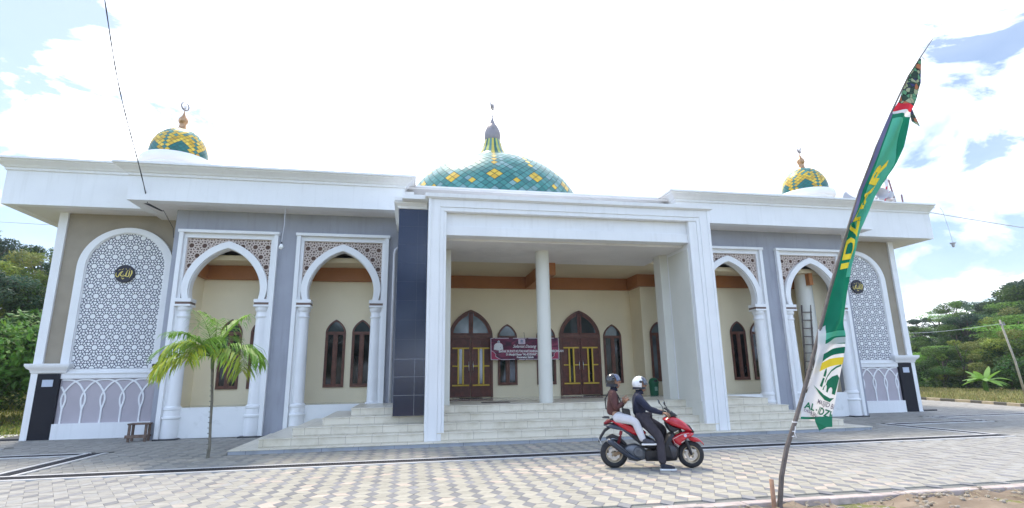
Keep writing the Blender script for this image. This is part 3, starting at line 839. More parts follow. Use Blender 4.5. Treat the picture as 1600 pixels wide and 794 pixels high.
sf = pt('soffit', mb, CEIL)
hm = MB(); hm.prism([(-7.75, 16.6), (-7.62, 16.6), (-7.52, 17.35), (-7.60, 17.35)], zt+.002, zt+.0095, axis='z'); ob('broken_board_gap', hm, CABLE, sf)
mb = MB()
sweep(mb, [(-12.0, 26), (-12.0, 17.55), (-8.05, 17.55), (-8.05, 17.7)], prof(7.86))
sweep(mb, [(20.9, 26), (20.9, 17.55)][::-1], prof(7.86)); sweep(mb, [(16.7, 17.7), (16.7, 17.55), (20.9, 17.55)], prof(7.86))
sweep(mb, [(-8.05, 17.6), (-8.05, 16.25), (-.3, 16.25), (-.3, 17.15), (8.9, 17.15), (8.9, 16.25), (16.7, 16.25), (16.7, 17.6)], prof(7.41))
pt('cornice', mb, WHITE)
mb = MB(); mb.box(-.3, 8.9, 17.15, 17.4, 6.2, 7.41); mb.box(-.3, 0, 16.55, 17.15, 6.2, 7.41); mb.box(8.6, 8.9, 16.55, 17.15, 6.2, 7.41)
pt('central_parapet', mb, WHITE)
mb = MB(); mb.box(-11.7, 20.6, 18.0, 40, 7.55, 7.6); mb.box(-7.8, 16.4, 16.5, 18.0, 7.5, 7.55); pt('roof_slab', mb, CEIL)
mb = MB(); mb.box(-10.6, 19.4, 39.5, 40, 0, 7.55); mb.box(-10.8, -10.6, 26, 40, 0, 7.55); mb.box(19.4, 19.6, 26, 40, 0, 7.55); pt('rear_wall', mb, CREAM)
mb = MB(); sweep(mb, [(-12.0, 40.5), (-12.0, 26)], prof(7.86)); sweep(mb, [(20.9, 26), (20.9, 40.5)], prof(7.86)); mb.box(-12, -11.75, 26, 40.5, 6.8, 7.86); mb.box(20.65, 20.9, 26, 40.5, 6.8, 7.86); mb.box(-11.8, 20.7, 26, 40.4, 6.85, 6.95); pt('rear_eaves', mb, WHITE)

# portico
XL, XR = .39, 8.44; YP = 13.57
mb = MB()
for s, xa, xb in ((1, XL, .86), (-1, XR, 7.80)):
    mb.box(xa, xa+s*.30, YP, 15.1, .101, 6.2)
    mb.box(xa+s*.30, xa+s*.40, YP+.02, 15.1, .101, 5.99)
    mb.box(xa+s*.40, xb, YP+.045, 15.1, .101, 5.88)
mb.box(XL+.30, XR-.30, YP+.001, 15.1, 5.99, 6.2)
mb.box(XL+.40, XR-.40, YP+.021, 15.1, 5.88, 5.99)
mb.box(.861, 7.799, YP+.20, YP+.5, 5.52, 5.88)
mb.box(.861, 7.799, YP+.15, YP+.5, 5.26, 5.52)
mb.box(XL, XR, 15.101, 17.15, 5.45, 6.2)
# outer raised edge
mb.box(XL-.001, XL+.07, YP-.02, YP+.3, .101, 6.2); mb.box(XR-.07, XR+.001, YP-.02, YP+.3, .101, 6.2)
pp = pt('portico_frame', mb, WHITE, bevel=.008)
mb = MB(); prt = [(0, 6.2), (.02, 6.2), (.05, 6.225), (.09, 6.235), (.10, 6.33), (-.4, 6.335)]
sweep(mb, [(-.42, 17.1), (-.42, 14.02), (XL-.06, 14.02), (XL-.0, YP), (XR, YP), (XR, 17.1)], prt)
mb.box(-.3, XR-.1, YP+.1, 17.14, 6.21, 6.325)
pt('portico_cornice', mb, WHITE)
mb = MB(); mb.box(.862, 7.798, YP+.5, 16.75, 5.20, 5.26); pt('portico_ceiling', mb, CEIL)
mb = MB(); mb.box(7.81, 7.93, 13.9, 15.09, .1, 5.25)
mb = MB(); mb.box(7.775, 7.80, 13.78, 14.98, .86, 5.10); mb.box(7.778, 7.80, 13.72, 15.1, .12, .86)
pt('portico_side_wall', mb, LCREAM, bevel=.006)
for a_, b_ in ((7.56, 8.3), (.3, 1.1)): mb = MB(); mb.box(a_, b_, 15.101, 15.55, .86, 5.2); pt('portico_rear_pier', mb, LCREAM, bevel=.006)
mb = MB(); mb.lathe([(.20, .86), (.20, 5.20)], (3.80, 15.1, 0), 36); pt('portico_column', mb, LCREAM, smooth='auto')
# blue granite clad pier and its cap
mb = MB(); mb.box(-.38, XL-.003, 14.05, 16.2, .672, 6.04); gp = pt('granite_pier', mb, GRAN)
jm = MB()
for z in (5.55, 5.05, 4.55, 4.05, 3.55, 3.05, 2.55, 2.06, 1.62, 1.17): 
    if z < 2.2: jm.box(-.38, XL-.004, 14.0475, 14.05, z-.003, z+.003)
jm.box(.128, .1335, 14.0472, 14.0498, .68, 2.06)
ob('tile_joints', jm, JOINT, gp)
jm = MB(); jm.box(.1285, .1305, 14.048, 14.0499, 2.06, 6.03)
for z in (5.55, 5.05, 4.55, 4.05, 3.55, 3.05, 2.55): jm.box(-.38, XL-.004, 14.048, 14.0499, z-.001, z+.001)
ob('fine_joints', jm, mat('dark_tile_joint', (.06,.07,.1), .6), gp)
mb = MB(); sweep(mb, [(-.38, 16.1), (-.38, 14.05), (XL-.03, 14.05)], [(0, 6.04), (.03, 6.04), (.05, 6.1), (.13, 6.17), (.14, 6.199), (-.1, 6.199)]); mb.box(-.37, XL-.01, 14.06, 16.1, 6.04, 6.199)
pt('pier_cap', mb, WHITE)
mb = MB(); mb.tube([(-.56, 17.0, .86), (-.56, 17.0, 5.45), (-.54, 17.0, 5.58), (-.48, 17.0, 5.64), (-.40, 17.0, 5.64)], .045, 10); pt('drain_pipe', mb, PIPEM, smooth=True)

# windows and doors
def window(cx, Y, z0, ztr, apex, w, glass=GLASS, top=GLASSD, label=None):
    hw = w/2; f = MB(); b = .055
    out = [(cx-hw, z0)] + arch(cx, ztr, hw, apex-ztr, .35, 18) + [(cx+hw, z0)]
    inn = [(cx-hw+b, z0+b)] + arch(cx, ztr, hw-b, apex-ztr-b*1.1, .35, 18) + [(cx+hw-b, z0+b)]
    f.ring(out, inn, Y-.05, Y-.0005)
    f.box(cx-hw, cx+hw, Y-.055, Y-.001, z0-.0, z0+b+.01)
    f.box(cx-hw+b, cx+hw-b, Y-.048, Y-.001, ztr-.03, ztr+.03)
    f.box(cx-.045, cx+.045, Y-.046, Y-.001, z0+b, ztr-.03)
    for s in (-1, 1):      # sash frames
        a, c = cx+s*.046, cx+s*(hw-b)
        lo, hi = min(a, c), max(a, c)
        f.box(lo, lo+.03, Y-.038, Y-.001, z0+b+.01, ztr-.03); f.box(hi-.03, hi, Y-.038, Y-.001, z0+b+.01, ztr-.03)
        f.box(lo, hi, Y-.037, Y-.001, z0+b+.01, z0+b+.05); f.box(lo, hi, Y-.037, Y-.001, ztr-.07, ztr-.03)
    o = pt('window', f, WOODF, bevel=.004, label=label)
    g1 = MB(); g1.box(cx-hw+.03, cx+hw-.03, Y-.016, Y-.002, z0+.03, ztr); ob('pane', g1, glass, o)
    g2 = MB(); A = arch(cx, ztr, hw-.03, apex-ztr-.03, .35, 18); g2.prism(A, Y-.015, Y-.0025); ob('fanlight', g2, top, o)
    return o
for cx in (-5.62, -4.72, -2.42, -1.58, 12.27, 13.12): window(cx, 18.6, 1.33, 3.09, 3.52, .64)
window(8.99, 18.6, 1.33, 3.05, 3.48, .62, GLASSP, GLASSP, 'pale reflecting window beside the green bin')
for cx, g in ((3.52, GLASSP), (4.98, GLASSP), (7.60, GLASSD)): window(cx, 19.6, 1.28, 3.02, 3.48, .72, GLASS, g)
# posts visible inside the panes of the window pair by the drain pipe are left to reflections
def door(cx, Y, top):
    hw, z0, ztr, apex = .80, .87, 3.03, 4.0
    if top is GLASSD: hw = .80
    f = MB(); b = .07
    out = [(cx-hw, z0)] + arch(cx, ztr, hw, apex-ztr, .25, 26) + [(cx+hw, z0)]
    inn = [(cx-hw+b, z0)] + arch(cx, ztr, hw-b, apex-ztr-b, .25, 26) + [(cx+hw-b, z0)]
    f.ring(out, inn, Y-.07, Y-.0005)
    f.box(cx-hw+b, cx+hw-b, Y-.065, Y-.001, ztr-.06, ztr+.06)
    o = pt('door', f, WOODF, bevel=.005)
    for s in (-1, 1):
        l = MB(); a = cx+s*.008; c = cx+s*(hw-b-.004); lo, hi = min(a, c), max(a, c)
        l.box(lo, hi, Y-.045, Y-.002, z0+.02, ztr-.062)
        # raised stiles and sunk panels
        l.box(lo, lo+.09, Y-.055, Y-.045, z0+.02, ztr-.062); l.box(hi-.09, hi, Y-.055, Y-.045, z0+.02, ztr-.062)
        for zz in (z0+.02, 1.52, 2.62, ztr-.16): l.box(lo+.09, hi-.09, Y-.0549, Y-.045, zz, zz+.09)
        mx_ = (lo+hi)/2; l.box(mx_-.03, mx_+.03, Y-.0548, Y-.045, 2.71, ztr-.16); l.box(mx_-.03, mx_+.03, Y-.0548, Y-.045, z0+.11, 1.3)
        lf = ob('door_leaf', l, WOOD, o, bevel=.004)
        g1 = MB(); g1.box(mx_-.05, mx_+.05, Y-.058, Y-.045, 1.36, 2.62)
        g0 = ob('glass_strip', g1, GLASSP if top is GLASSP else GLASS, o)
        y = MB()
        for dx in (-.085, .085): y.box(mx_+dx-.028, mx_+dx+.028, Y-.095, Y-.056, 1.34, 2.62)
        for zz in (1.30, 1.97, 2.60): 
            w = .30
            if zz == 1.97:
                y.box(mx_-w, mx_-.113, Y-.0945, Y-.056, zz-.022, zz+.022); y.box(mx_+.113, mx_+w, Y-.0945, Y-.056, zz-.022, zz+.022)
            else: y.box(mx_-w, mx_+w, Y-.0985, Y-.056, zz-.025, zz+.025)
        ob('yellow_bars', y, YEL, o, bevel=.006)
        h = MB(); hx = cx+s*.075; h.tube([(hx, Y-.056, 1.78), (hx, Y-.10, 1.80), (hx, Y-.10, 2.14), (hx, Y-.056, 2.16)], .013, 8)
        ob('door_handle', h, SILVER, o, smooth=True)
    g2 = MB()
    for s in (-1, 1):
        A = arch(cx, ztr+.06, hw-b-.02, apex-ztr-b-.09, .25, 26)
        A = [p for p in A if s*(p[0]-cx) > .07]
        P = ([(cx+s*.07, ztr+.06)] if s > 0 else []) + A + ([(cx+s*.07, ztr+.06)] if s < 0 else [])
        g2.prism(P, Y-.03, Y-.004)
    ob('fanlight', g2, top, o)
    fb = MB(); fb.prism(arch(cx, ztr+.06, hw-b, apex-ztr-b-.06, .25, 26), Y-.02, Y-.003)
    for s in (-1, 1): fb.box(cx+s*.012, cx+s*.08, Y-.05, Y-.004, ztr+.061, apex-.14)
    # borders round the fan panes
    for s in (-1, 1):
        A = [p for p in arch(cx, ztr+.06, hw-b+.001, apex-ztr-b-.06, .25, 40) if s*(p[0]-cx) > .06]
        B = [(cx+(p[0]-cx)*.86+s*.012, ztr+.06+(p[1]-ztr-.06)*.86) for p in A]
        fb.ring(A, B, Y-.046, Y-.0045)
        fb.box(cx+s*.08, cx+s*(hw-b), Y-.0455, Y-.004, ztr+.061, ztr+.12)
    ob('fan_frame', fb, WOOD, o)
door(2.17, 19.6, GLASSP); door(6.30, 19.6, GLASSD)
mb = MB()
for a, b, c, d in ((1.9, 2.5, 19.1, 19.45), (6.5, 7.4, 19.1, 19.4), (2.9, 3.75, 14.95, 15.25), (5.0, 5.8, 15.6, 15.9)): mb.box(a, b, c, d, .861, .872)
# loose mats are things of their own
for k, (a, b, c, d, lb) in enumerate(((1.75, 2.55, 19.15, 19.45, 'flat doormat before the left double door'), (6.3, 7.2, 19.1, 19.42, 'flat doormat before the right double door'), (2.05, 2.85, 15.5, 15.85, 'dark mat left of the round portico column'))):
    m1 = MB(); m1.box((a-b)/2, (b-a)/2, (c-d)/2, (d-c)/2, 0, .018); o = ob('doormat', m1, mat('brown_mat', (.09,.06,.05), .95, .3, 20), bevel=.006); o.location = ((a+b)/2, (c+d)/2, .862)
    tag(o, lb, 'doormat', 'doormats on the porch')

# domes ---------------------------------------------------------------
TEAL = [(.035,.22,.20), (.05,.25,.23), (.075,.285,.265), (.03,.19,.18)]
YLW = [(.68,.45,.03), (.72,.50,.05), (.62,.38,.025)]
def dome(name, c, prof_fn, M, rows, colf, label):
    """diamond tiles on a surface of revolution; prof_fn(t) -> (r,z), t 0 base .. 1 top"""
    mb = MB(); gr = MB(); r_ = random.Random(11)
    pr = [prof_fn(i/40) for i in range(41)]
    gr.lathe([(p[0]*.994, p[1]) for p in pr], c, 96)
    base = pt(name, gr, GROUT, smooth='auto', label=label)
    def P(u, v, off=0):
        t = max(0, min(1, v)); r, z = prof_fn(t); r2_, z2_ = prof_fn(min(1, t+.01)); 
        nx, nz = (z2_-z), -(r2_-r); l = math.hypot(nx, nz) or 1
        r += nx/l*off; z += nz/l*off
        a = 2*pi*u
        return (c[0]+r*cos(a), c[1]+r*sin(a), c[2]+z)
    du = 1/M; dv = 1/rows
    for j in range(0, 2*rows):
        for i in range(M):
            uc = (i+(.5 if j % 2 else 0))*du; vc = j*dv*.5
            g = .90; o1 = r_.uniform(.006, .014)
            q = [P(uc-du*.5*g, vc, o1), P(uc, vc-dv*.5*g, o1+r_.uniform(-.003, .003)), P(uc+du*.5*g, vc, o1), P(uc, vc+dv*.5*g, o1+r_.uniform(-.003, .003))]
            mb.add(q, [(0,1,2,3)], 0, colf(i, j, r_))
    o = ob('dome_tiles', mb, TILE, base, nonorm=False)
    return base
# central dome
CX, CY, CZ = 4.40, 28.5, 9.9
CR, CH = 4.95, 3.75
def pf(t): a = t*pi/2*.945; return (CR*cos(a), CH*sin(a))
Mc = 70
def colc(i, j, r):
    x = (i + (.5 if j % 2 else 0) + 4) % 5     # five tiles to a gore
    d = min(x, 5-x); m = abs(x-2.5); c = None
    if d < .3 and (j >= 11 or j == 3) and j % 2 == 0: c = 'y'
    if d + abs(j-7)*.5 < 1.1 and j in (6, 7, 8): c = 'y'
    if m < .3 and j == 5: c = 'y'
    if c == 'y': b = YLW[r.randrange(3)]
    else: b = TEAL[r.randrange(4)] if r.random() < .88 else (.17,.33,.34)
    k = .92+.16*r.random()
    return tuple(q*k for q in b)
dm = dome('central_dome', (CX, CY, CZ), pf, Mc, 16, colc, 'large green tiled dome with yellow lozenge lines')
# drum under it
mb = MB(); mb.lathe([(CR+.15, 7.56), (CR+.15, CZ-.1), (CR+.3, CZ-.05), (CR+.3, CZ+.02), (CR-.2, CZ+.03)], (CX, CY, 0), 64); pt('dome_drum', mb, WHITE, smooth='auto')
# neck
r0, z0 = pf(1); zt0 = CZ+z0-.08
nk = MB(); seg = 28; prof_n = [(1.25, 0), (1.02, .20), (.80, .46), (.60, .88), (.46, 1.38)]
rr = random.Random(2)
for k in range(seg):
    a0, a1 = 2*pi*k/seg, 2*pi*(k+.96)/seg
    c = [(.62,.50,.08), (.02,.14,.12), (.45,.50,.10), (.10,.24,.22)][k % 4]
    for (ra, za), (rb, zb) in zip(prof_n[:-1], prof_n[1:]):
        nk.add([(CX+ra*cos(a0), CY+ra*sin(a0), zt0+za), (CX+ra*cos(a1), CY+ra*sin(a1), zt0+za), (CX+rb*cos(a1), CY+rb*sin(a1), zt0+zb), (CX+rb*cos(a0), CY+rb*sin(a0), zt0+zb)], [(0,1,2,3)], 0, c)
nkk = ob('neck_stripes', nk, TILE, dm)
fn = MB(); fn.lathe([(.40, 1.5), (.43, 1.55), (.47, 1.72), (.48, 1.92), (.44, 2.14), (.35, 2.36), (.24, 2.54), (.18, 2.60), (.17, 2.64), (.12, 2.78), (.06, 2.94), (.03, 3.06), (.05, 3.10), (.05, 3.17), (.02, 3.2), (.015, 3.3)], (CX, CY, zt0-.17), 28)
fo = ob('finial', fn, GREYMET, dm, smooth='auto')
def crescent(c, R, yaw_, m, parent):
    mb = MB(); n = 30; P = []; Rr_ = []
    for i in range(n+1):
        a = radians(110) + radians(320)*i/n
        x, z = R*cos(a), R*sin(a); P.append((c[0]+x*cos(yaw_), c[1]+x*sin(yaw_), c[2]+R+z)); Rr_.append(R*.09+R*.13*sin(pi*i/n))
    mb.tube(P, Rr_, 8)
    for dx in (-.25, .05, .3):
        mb.tube([(c[0]+dx*R*cos(yaw_), c[1]+dx*R*sin(yaw_), c[2]+R*.35), (c[0]+dx*R*cos(yaw_), c[1]+dx*R*sin(yaw_), c[2]+R*(1.2+.3*(dx+.3)))], R*.07, 6)
    mb.tube([(c[0]-.35*R*cos(yaw_), c[1]-.35*R*sin(yaw_), c[2]+R*.4), (c[0]+.35*R*cos(yaw_), c[1]+.35*R*sin(yaw_), c[2]+R*.42)], R*.07, 6)
    return ob('crescent', mb, m, parent, smooth=True)
fl = MB(); fl.tube([(CX, CY, zt0+3.05), (CX, CY, zt0+3.44)], .012, 6); 
ob('finial_rod', fl, SILVER, dm)
crescent((CX, CY, zt0+3.42), .25, radians(62), GREYMET, dm)
def colsm(i, j, r):
    M = 30
    u = (i+(.5 if j % 2 else 0))/M*6       # six gores
    f = (u+.62) % 1.0; g = abs(.5-f)*(M/6)     # distance from medallion centre in tiles
    if j <= 5 and g < 1.55 - max(0, (j-3))*.5: c = (.012, .15, .14)
    elif j <= 8 and g < 2.3: c = YLW[r.randrange(3)] if j < 8 or g > .3 else TEAL[0]
    elif j <= 8: c = YLW[0] if j % 2 else TEAL[3]
    elif j <= 15: c = TEAL[r.randrange(4)] if (i+(j//2)) % 3 == 0 or (j > 11 and (i+j//2) % 2 == 0) else YLW[r.randrange(3)]
    else: c = TEAL[r.randrange(4)] if r.random() < .8 else YLW[r.randrange(3)]
    k = .85+.3*r.random(); return tuple(q*k for q in c)
def small_dome(cx, cy, label, yw):
    zb = 9.38
    def ps(t): a = t*pi/2*.93-.18; return (.93*cos(a), 1.02*(sin(a)+sin(.18)))
    d = dome('small_dome', (cx, cy, zb), ps, 30, 10, colsm, label)
    r, z = ps(1); zz = zb+z-.03
    f = MB(); K = .80; f.lathe([(a_, b_*K) for a_, b_ in [(.27, -.02), (.19, .05), (.13, .22), (.11, .36), (.13, .41), (.165, .50), (.165, .58), (.13, .68), (.08, .76), (.045, .86), (.02, .98), (.012, 1.12)]], (cx, cy, zz), 24)
    ob('finial', f, COPPER, d, smooth='auto'); crescent((cx, cy, zz+.88), .15, yw, GREYMET, d)
    m = MB(); m.lathe([(1.0, 7.5), (1.0, 8.93), (1.05, 8.95), (1.05, 9.02), (1.12, 9.06), (1.17, 9.14), (1.17, 9.28), (1.13, 9.34), (.95, 9.39), (.8, 9.40)], (cx, cy, 0), 48)
    ob('drum_ring', m, WHITE2, d, smooth='auto')
small_dome(-8.43, 20.0, 'small yellow and green dome above the left wing', radians(60))
small_dome(17.33, 20.0, 'small yellow and green dome above the right wing', radians(20))

# ------------------------------------------------------------------ text helper
def text_mesh(body, size=1, shear=0, off=0, align='LEFT', spacing=1.0):
    cu = D.curves.new('t', 'FONT'); cu.body = body; cu.size = size; cu.shear = shear; cu.offset = off
    cu.align_x = align; cu.resolution_u = 2; cu.space_character = spacing; cu.fill_mode = 'FRONT'
    o = D.objects.new('t', cu); COL.objects.link(o)
    dg = bpy.context.evaluated_depsgraph_get(); me = D.meshes.new_from_object(o.evaluated_get(dg))
    v = [tuple(q.co) for q in me.vertices]; f = [list(p.vertices) for p in me.polygons]
    D.objects.remove(o); D.meshes.remove(me); D.curves.remove(cu)
    return v, f
def subdiv(v, f, ml):
    bm = bmesh.new(); vs = [bm.verts.new(p) for p in v]
    for q in f:
        try: bm.faces.new([vs[i] for i in q])
        except ValueError: pass
    bmesh.ops.triangulate(bm, faces=bm.faces)
    for k in range(5):
        e = [e for e in bm.edges if e.calc_length() > ml]
        if not e: break
        bmesh.ops.subdivide_edges(bm, edges=e, cuts=1, use_grid_fill=False)
        bmesh.ops.triangulate(bm, faces=[q for q in bm.faces if len(q.verts) > 3])
    bm.verts.ensure_lookup_table()
    for i, q in enumerate(bm.verts): q.index = i
    r = [tuple(q.co) for q in bm.verts], [[a.index for a in q.verts] for q in bm.faces]
    bm.free(); return r

# ------------------------------------------------------------------ welcome banner on the porch
BY = 19.28
bt = thing('banner', 'maroon welcome banner strung between the two double doors', 'banner', (4.12, BY, 2.56))
def bannermat():
    m, nt, b = newmat('maroon_banner_print')
    tc = N(nt, 'ShaderNodeTexCoord'); nz = N(nt, 'ShaderNodeTexNoise'); nz.inputs['Scale'].default_value = 2.2; nz.inputs['Distortion'].default_value = 1.5
    mp = N(nt, 'ShaderNodeMapping'); mp.inputs['Rotation'].default_value = (0, .6, 0); mp.inputs['Scale'].default_value = (.6, 1, 2.4)
    nt.links.new(tc.outputs['Object'], mp.inputs[0]); nt.links.new(mp.outputs[0], nz.inputs['Vector'])
    r = ramp(nt, nz.outputs['Fac'], [(.36, (.05,.006,.035)), (.5, (.16,.012,.055)), (.66, (.32,.05,.12))])
    nt.links.new(r.outputs[0], b.inputs['Base Color']); b.inputs['Roughness'].default_value = .45
    return m
def bw(x, z): return .025*sin(x*4.1+z*3)+.012*sin(x*11-z*6)
mb = MB(); n, k = 60, 14; W2, H2 = 1.265, .39
vs = [(-W2+2*W2*i/n, bw(-W2+2*W2*i/n, -H2+2*H2*j/k), -H2+2*H2*j/k) for j in range(k+1) for i in range(n+1)]
mb.add(vs, [(j*(n+1)+i, j*(n+1)+i+1, (j+1)*(n+1)+i+1, (j+1)*(n+1)+i) for j in range(k) for i in range(n)])
ob('cloth', mb, bannermat(), bt, smooth=True)
def bstrip(mb, P, w, off=.004):
    n = len(P)
    for (a, b) in zip(P[:-1], P[1:]):
        q = 12; 
        for t in range(q):
            p0 = [a[c]+(b[c]-a[c])*t/q for c in (0, 1)]; p1 = [a[c]+(b[c]-a[c])*(t+1)/q for c in (0, 1)]
            dx, dz = p1[0]-p0[0], p1[1]-p0[1]; l = math.hypot(dx, dz); nx, nz = -dz/l*w, dx/l*w
            mb.add([(u, bw(u, v)-off, v) for u, v in ((p0[0]+nx, p0[1]+nz), (p0[0]-nx, p0[1]-nz), (p1[0]-nx, p1[1]-nz), (p1[0]+nx, p1[1]+nz))], [(0,1,2,3)])
PALEPR = mat('pale_pink_print', (.70,.58,.68), .5); WHPR = mat('white_print', (.8,.8,.82), .5); REDPR = mat('red_print', (.42,.03,.09), .5); BLUEPR = mat('blue_grey_print', (.22,.26,.40), .5)
mb = MB(); bstrip(mb, [(-W2, H2-.012), (W2, H2-.012)], .012); bstrip(mb, [(-W2, -H2+.012), (W2, -H2+.012)], .012); bstrip(mb, [(-W2+.012, -H2), (-W2+.012, H2)], .012); bstrip(mb, [(W2-.012, -H2), (W2-.012, H2)], .012)
ob('hem', mb, PALEPR, bt)
mb = MB()
for s in (-1, 1):
    c = [(s*(W2-.02), -.06), (s*(W2-.12), -.11), (s*(W2-.19), -.19), (s*(W2-.18), -.26), (s*(W2-.28), -.33), (s*(W2-.36), -.37)]
    bstrip(mb, c, .008, .006)
ob('corner_flourish', mb, PALEPR, bt)
mb = MB()
for s in (-1, 1):
    c = [(s*(W2-.03), -.07), (s*(W2-.12), -.12), (s*(W2-.19), -.20), (s*(W2-.18), -.27), (s*(W2-.28), -.34), (s*(W2-.34), -.365), (s*(W2-.03), -.365)]
    mb.add([(x, bw(x, z)-.004, z) for x, z in c], [list(range(7))])
ob('corner_patch', mb, REDPR, bt)
def btext(body, x, z, size, m, name, shear=0, off=0, sp=1.0, sx=1.0, align='LEFT'):
    v, f = text_mesh(body, size, shear, off, align, sp)
    mb = MB(); mb.add([(x+a*sx, bw(x+a*sx, z+b)-.007, z+b) for a, b, _ in v], f); return ob(name, mb, m, bt)
btext('Selamat Datang', -.46, .04, .15, WHPR, 'greeting_text', .35, .002, .92)
btext('BAPAK BUPATI KUTAI KARTANEGARA DAN ROMBONGAN', -.97, -.125, .115, WHPR, 'honour_text', 0, .004, .95, .82)
btext('Di Masjid Besar "AL-IDZHAR" Sebulu', -.71, -.235, .105, WHPR, 'place_text', 0, .004, .95, .93)
btext('Kecamatan Sebulu', -.32, -.33, .095, WHPR, 'district_text', 0, .004, .95, .95)
mb = MB(); P = [(-.12+.13*cx_, .26+.095*cz_) for cx_, cz_ in ((-.8,-1),(.8,-1),(1,-.8),(1,.8),(.8,1),(-.8,1),(-1,.8),(-1,-.8))]
mb.add([(x, bw(x, z)-.006, z) for x, z in P], [list(range(8))]); ob('emblem_card', mb, PALEPR, bt)
mb = MB()
for P in ([(-.18, .29), (-.15, .31), (-.12, .335), (-.09, .31), (-.06, .29), (-.09, .25), (-.15, .25)], [(-.19, .225), (-.05, .225), (-.05, .24), (-.19, .24)], [(-.17, .195), (-.07, .195), (-.07, .21), (-.17, .21)]):
    mb.add([(x, bw(x, z)-.009, z) for x, z in P], [list(range(len(P)))])
ob('emblem', mb, BLUEPR, bt)
# plain figure in white printed on the left
mb = MB(); px_ = -.98
def blob(cx_, cz_, a, b, n=18, off=.007): 
    P = [(cx_+a*cos(2*pi*i/n), cz_+b*sin(2*pi*i/n)) for i in range(n)]
    mb.add([(x, bw(x, z)-off, z) for x, z in P], [list(range(n))])
blob(px_, .10, .16, .12); blob(px_, .03, .17, .08, off=.008); blob(px_+.01, .25, .045, .045, off=.008)
mb.add([(x, bw(x, z)-.009, z) for x, z in ((px_-.17, -.03), (px_+.17, -.03), (px_+.16, .02), (px_-.16, .02))], [(0,1,2,3)])
ob('printed_figure', mb, WHPR, bt)
mb = MB()
for P in ([(px_-.06, .15), (px_+.0, .03), (px_+.03, .14)], [(px_-.1, .06), (px_-.02, .10), (px_-.05, .02)], [(px_+.02, .08), (px_+.09, .05), (px_+.05, .01)]):
    mb.add([(x, bw(x, z)-.011, z) for x, z in P], [(0,1,2)])
blob(px_+.01, .245, .03, .032, off=.011)
ob('printed_figure_shade', mb, BLUEPR, bt)
mb = MB()
for x, z, u, w in ((-W2, H2, -1.33, .42), (W2, H2, 1.33, .42), (0, H2, .03, .62), (0, -H2, 0, -.42), (-W2, -H2, -1.33, -.42), (W2, -H2, 1.33, -.42)):
    mb.tube([(x, bw(x, z), z), (u, .3, w)], .006, 6)
    mb.ell((x, bw(x, z)-.01, z), (.012, .012, .016), 8)
ob('cord', mb, CABLE, bt)

# ------------------------------------------------------------------ green bin, ladder, stool, bulbs
t = thing('trash_bin', 'green round topped plastic bin on the porch beside the pale window', 'bin', (8.52, 18.2, .857))
mb = MB(); mb.lathe([(.13, 0), (.145, .01), (.165, .40), (.17, .41), (.17, .43), (.16, .435)], (0,0,0), 28); ob('body', mb, GREEN, t, smooth='auto')
mb = MB(); mb.lathe([(.178, .41), (.18, .44), (.175, .47), (.15, .54), (.10, .585), (.04, .605), (0.001, .608)], (0,0,0), 28); ob('lid', mb, GREEN, t, smooth='auto')
mb = MB(); mb.box(-.06, .06, -.185, -.14, .47, .53); ob('flap', mb, CABLE, t, bevel=.008)
mb = MB(); mb.box(-.05, .05, -.172, -.168, .16, .30); ob('label_patch', mb, mat('faded_bin_print', (.25,.42,.33), .6), t)
t = thing('ladder', 'dark wooden ladder leaning inside the rightmost arch', 'ladder', (14.35, 17.7, .857))
A0, A1 = Vector((-.12, .05, 0)), Vector((.22, .12, 3.2)); B0, B1 = Vector((.22, .0, 0)), Vector((.56, .07, 3.2))
for a, b in ((A0, A1), (B0, B1)):
    mb = MB(); mb.tube([a, a.lerp(b, .5)+Vector((.01, 0, 0)), b], [.034, .03, .028], 8); ob('rail', mb, BAMBOO, t, smooth=True)
for k in range(10):
    f = .06+.095*k; mb = MB(); mb.tube([A0.lerp(A1, f)-Vector((.03, .02, 0)), B0.lerp(B1, f)+Vector((.03, -.02, 0))], .018, 7); ob('rung', mb, BAMBOO, t, smooth=True)
t = thing('stool', 'small weathered wooden stool in front of the left lattice wall', 'stool', (-7.22, 16.95, 0), radians(3))
mb = MB(); mb.box(-.25, .25, -.16, .16, .46, .50); ob('seat', mb, OLDWOOD, t, bevel=.006)
for sx in (-1, 1):
    for sy in (-1, 1): mb = MB(); mb.box(sx*.20-.03, sx*.20+.03, sy*.12-.025, sy*.12+.025, .0, .458); ob('leg', mb, OLDWOOD, t, bevel=.004)
mb = MB(); mb.box(-.27, .26, -.19, -.147, .12, .20); mb2 = MB(); mb2.box(-.25, .25, .147, .17, .13, .18); ob('stretcher', mb, OLDWOOD, t, bevel=.004); ob('stretcher', mb2, OLDWOOD, t, bevel=.004)
t = thing('hanging_bulb', 'white light bulb hanging from the eaves between the two left arches', 'light bulb', (-3.83, 16.5, 6.68))
mb = MB(); mb.tube([(0,0,0), (.005, 0, -.5), (-.03, 0, -1.08)], .008, 6); ob('flex', mb, PIPEM, t)
mb = MB(); mb.lathe([(.02, -1.06), (.024, -1.12)], (-.03, 0, 0), 12); ob('socket', mb, CABLE, t)
mb = MB(); mb.lathe([(.022, -1.12), (.03, -1.14), (.062, -1.19), (.066, -1.225), (.05, -1.27), (.02, -1.29), (.001, -1.292)], (-.03, 0, 0), 16); ob('bulb', mb, BULB, t, smooth=True)
t = thing('hanging_lamp', 'small lamp dangling on a wire off the right end of the roof', 'lamp', (21.3, 17.3, 8.02))
mb = MB(); mb.tube([(-.1, 0, .05), (.0, 0, -.1), (.12, 0, -.8), (.18, 0, -1.42)], .009, 6); ob('flex', mb, PIPEM, t)
